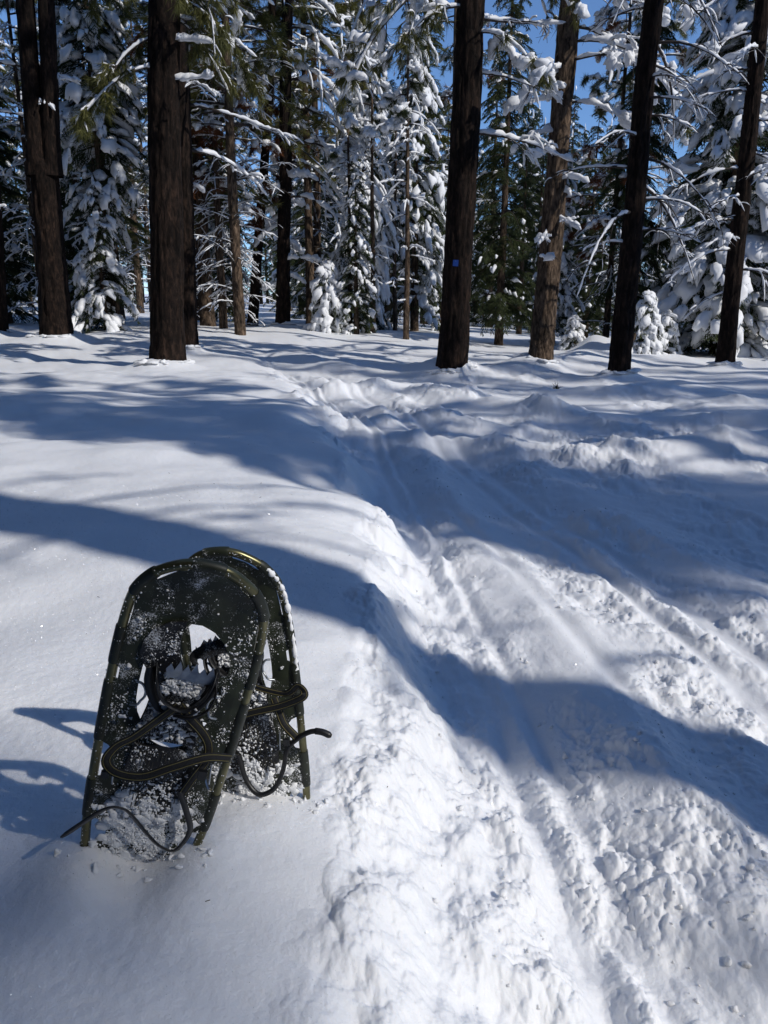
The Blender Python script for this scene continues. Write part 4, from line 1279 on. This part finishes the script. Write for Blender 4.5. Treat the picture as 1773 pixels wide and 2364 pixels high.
# ---- trees beside the trail to the right, out of the picture, that shade the clearing
SIDE = [(P_LOW, 'tall pine beside the clearing on the sunny side', 'trees on the sunny side of the clearing'),
        (F_GREEN, 'dark fir beside the clearing on the sunny side', 'trees on the sunny side of the clearing')]
def along(c, s, x0=1.0):
    """point s metres towards the sun from the line c"""
    y0 = (c - SUN_AZ[0] * 0 - .44 * x0) / .9
    return x0 + SUN_AZ[0] * s, y0 + SUN_AZ[1] * s
def shade_pine(c, s, r0, H, c0, L, seed, n=26, nd=3):
    x, y = along(c, s)
    m = pine_meshes(seed, H, c0, r0, n, nd, L, .6, M_PINE, c0 - 2 if nd < 9 else 3.2)
    return pine('tall pine on the sunny side of the clearing, stem %s' % 'bare up to its crown', m, x, y, 1.0, group='pines on the sunny side of the clearing')
def shade_fir(c, s, scale, wide=1.0, kind=None):
    x, y = along(c, s)
    return fir('dark fir on the sunny side of the clearing', kind or F_SHADE, x, y, scale, None, 'firs on the sunny side of the clearing', wide=wide)
shade_pine(1.98, 7.0, .33, 22, 10.5, 1.5, 401, 26, 34)
shade_fir(-.40, 26, 2.4, .60)
shade_fir(-1.3, 20, 2.1, .75)
shade_fir(4.15, 10, 1.59, .34, F_GREEN)
shade_fir(4.75, 12, 1.65, .42)
shade_fir(5.45, 11, 1.59, .30, F_GREEN)
shade_fir(4.4, 19, 1.71, .55)
shade_fir(5.2, 23, 1.77, .55)
shade_fir(5.9, 20, 1.71, .40)
shade_pine(7.05, 13, .17, 17, 9, 2.0, 402)
shade_fir(8.0, 18, 1.59, .25, F_GREEN)
shade_fir(8.8, 25, 1.65, .42)
shade_fir(9.7, 19, 1.53, .28, F_GREEN)
shade_fir(10.3, 29, 1.65, .45)
shade_pine(9.2, 22, .16, 17, 7, 2.0, 403)
shade_fir(11.2, 22, 1.53, .45)
shade_fir(12.2, 27, 1.53, .5)
shade_fir(7.6, 30, 2.0, .30)
shade_fir(8.5, 37, 2.6, .20)
shade_fir(10.7, 38, 2.6, .20)
shade_fir(12.7, 36, 2.5, .22)
shade_fir(15.4, 34, 2.4, .25)
shade_fir(17.2, 36, 2.4, .22)
shade_fir(9.1, 34, 2.1, .34, F_GREEN)
shade_fir(11.7, 17, 1.6, .34, F_GREEN)
shade_fir(13.2, 22, 1.7, .42)
shade_fir(14.3, 30, 1.9, .40, F_GREEN)
for k in range(14):
    c = 14 + 1.9 * k + q.uniform(-.3, .3)
    s_ = q.uniform(9, 30)
    x, y = along(c, s_, 6)
    if x < y * .62 + 2 and y > 0:
        continue
    h_ = (1.5 + .62 * s_) * q.uniform(.8, 1.25)
    if k % 4 == 2:
        pine('tall pine on the sunny side of the clearing, stem bare up to its crown', P_LOW, x, y, h_ / 14, group='pines on the sunny side of the clearing')
    else:
        fir('dark fir on the sunny side of the clearing', F_GREEN, x, y, h_ / 12, None, 'firs on the sunny side of the clearing', wide=q.uniform(.5, .8))

# the forest goes on round the clearing, behind and beside the camera
ring = random.Random(8)
rp = []
tries = 0
while len(rp) < 80 and tries < 5000:
    tries += 1
    a = ring.uniform(0, 2 * math.pi); rad = ring.uniform(6, 30)
    x, y = rad * math.cos(a), rad * math.sin(a) + 2
    c = .518 * x + .855 * y
    sun_side = x * .855 - y * .518 > 0
    if y > 3 and abs(x) < .62 * y + 3:          # in view or close to it
        continue
    if x > 0 and sun_side and c > -1.6:          # would shade the clearing: placed one by one above
        continue
    if any((x - u) ** 2 + (y - v) ** 2 < 6 for u, v in rp):
        continue
    rp.append((x, y))
    if ring.random() < .65:
        fir('dark fir in the forest behind the camera', F_SHADE, x, y, ring.uniform(1.1, 1.7), None, 'firs behind the camera', wide=ring.uniform(1.0, 1.4))
    else:
        pine('tall pine in the forest behind the camera', P_LOW, x, y, ring.uniform(1.1, 1.5), group='pines behind the camera')

# sprig of pine poking out of the snow
def sprig():
    x, y = 2.63, 11.4
    t = thing('pine_sprig', 'tiny green pine sprig poking out of the shaded snow', 'sprig', (x, y, gz(x, y)))
    r = np.random.default_rng(3)
    mb = MB(); tufts(mb, [(0, 0, .02)] * 4, [(r.normal() * .6, r.normal() * .6, 1.0) for _ in range(4)], r, 14, .15, .010, .4, -.1)
    mb.build('needles', M_FIR, t, False)
    mb = MB(); tube(mb, np.array([(0, 0, -.08), (.01, 0, .0), (.015, .01, .06)]), .006, 5); mb.build('stem', M_TWIG, t)
sprig()
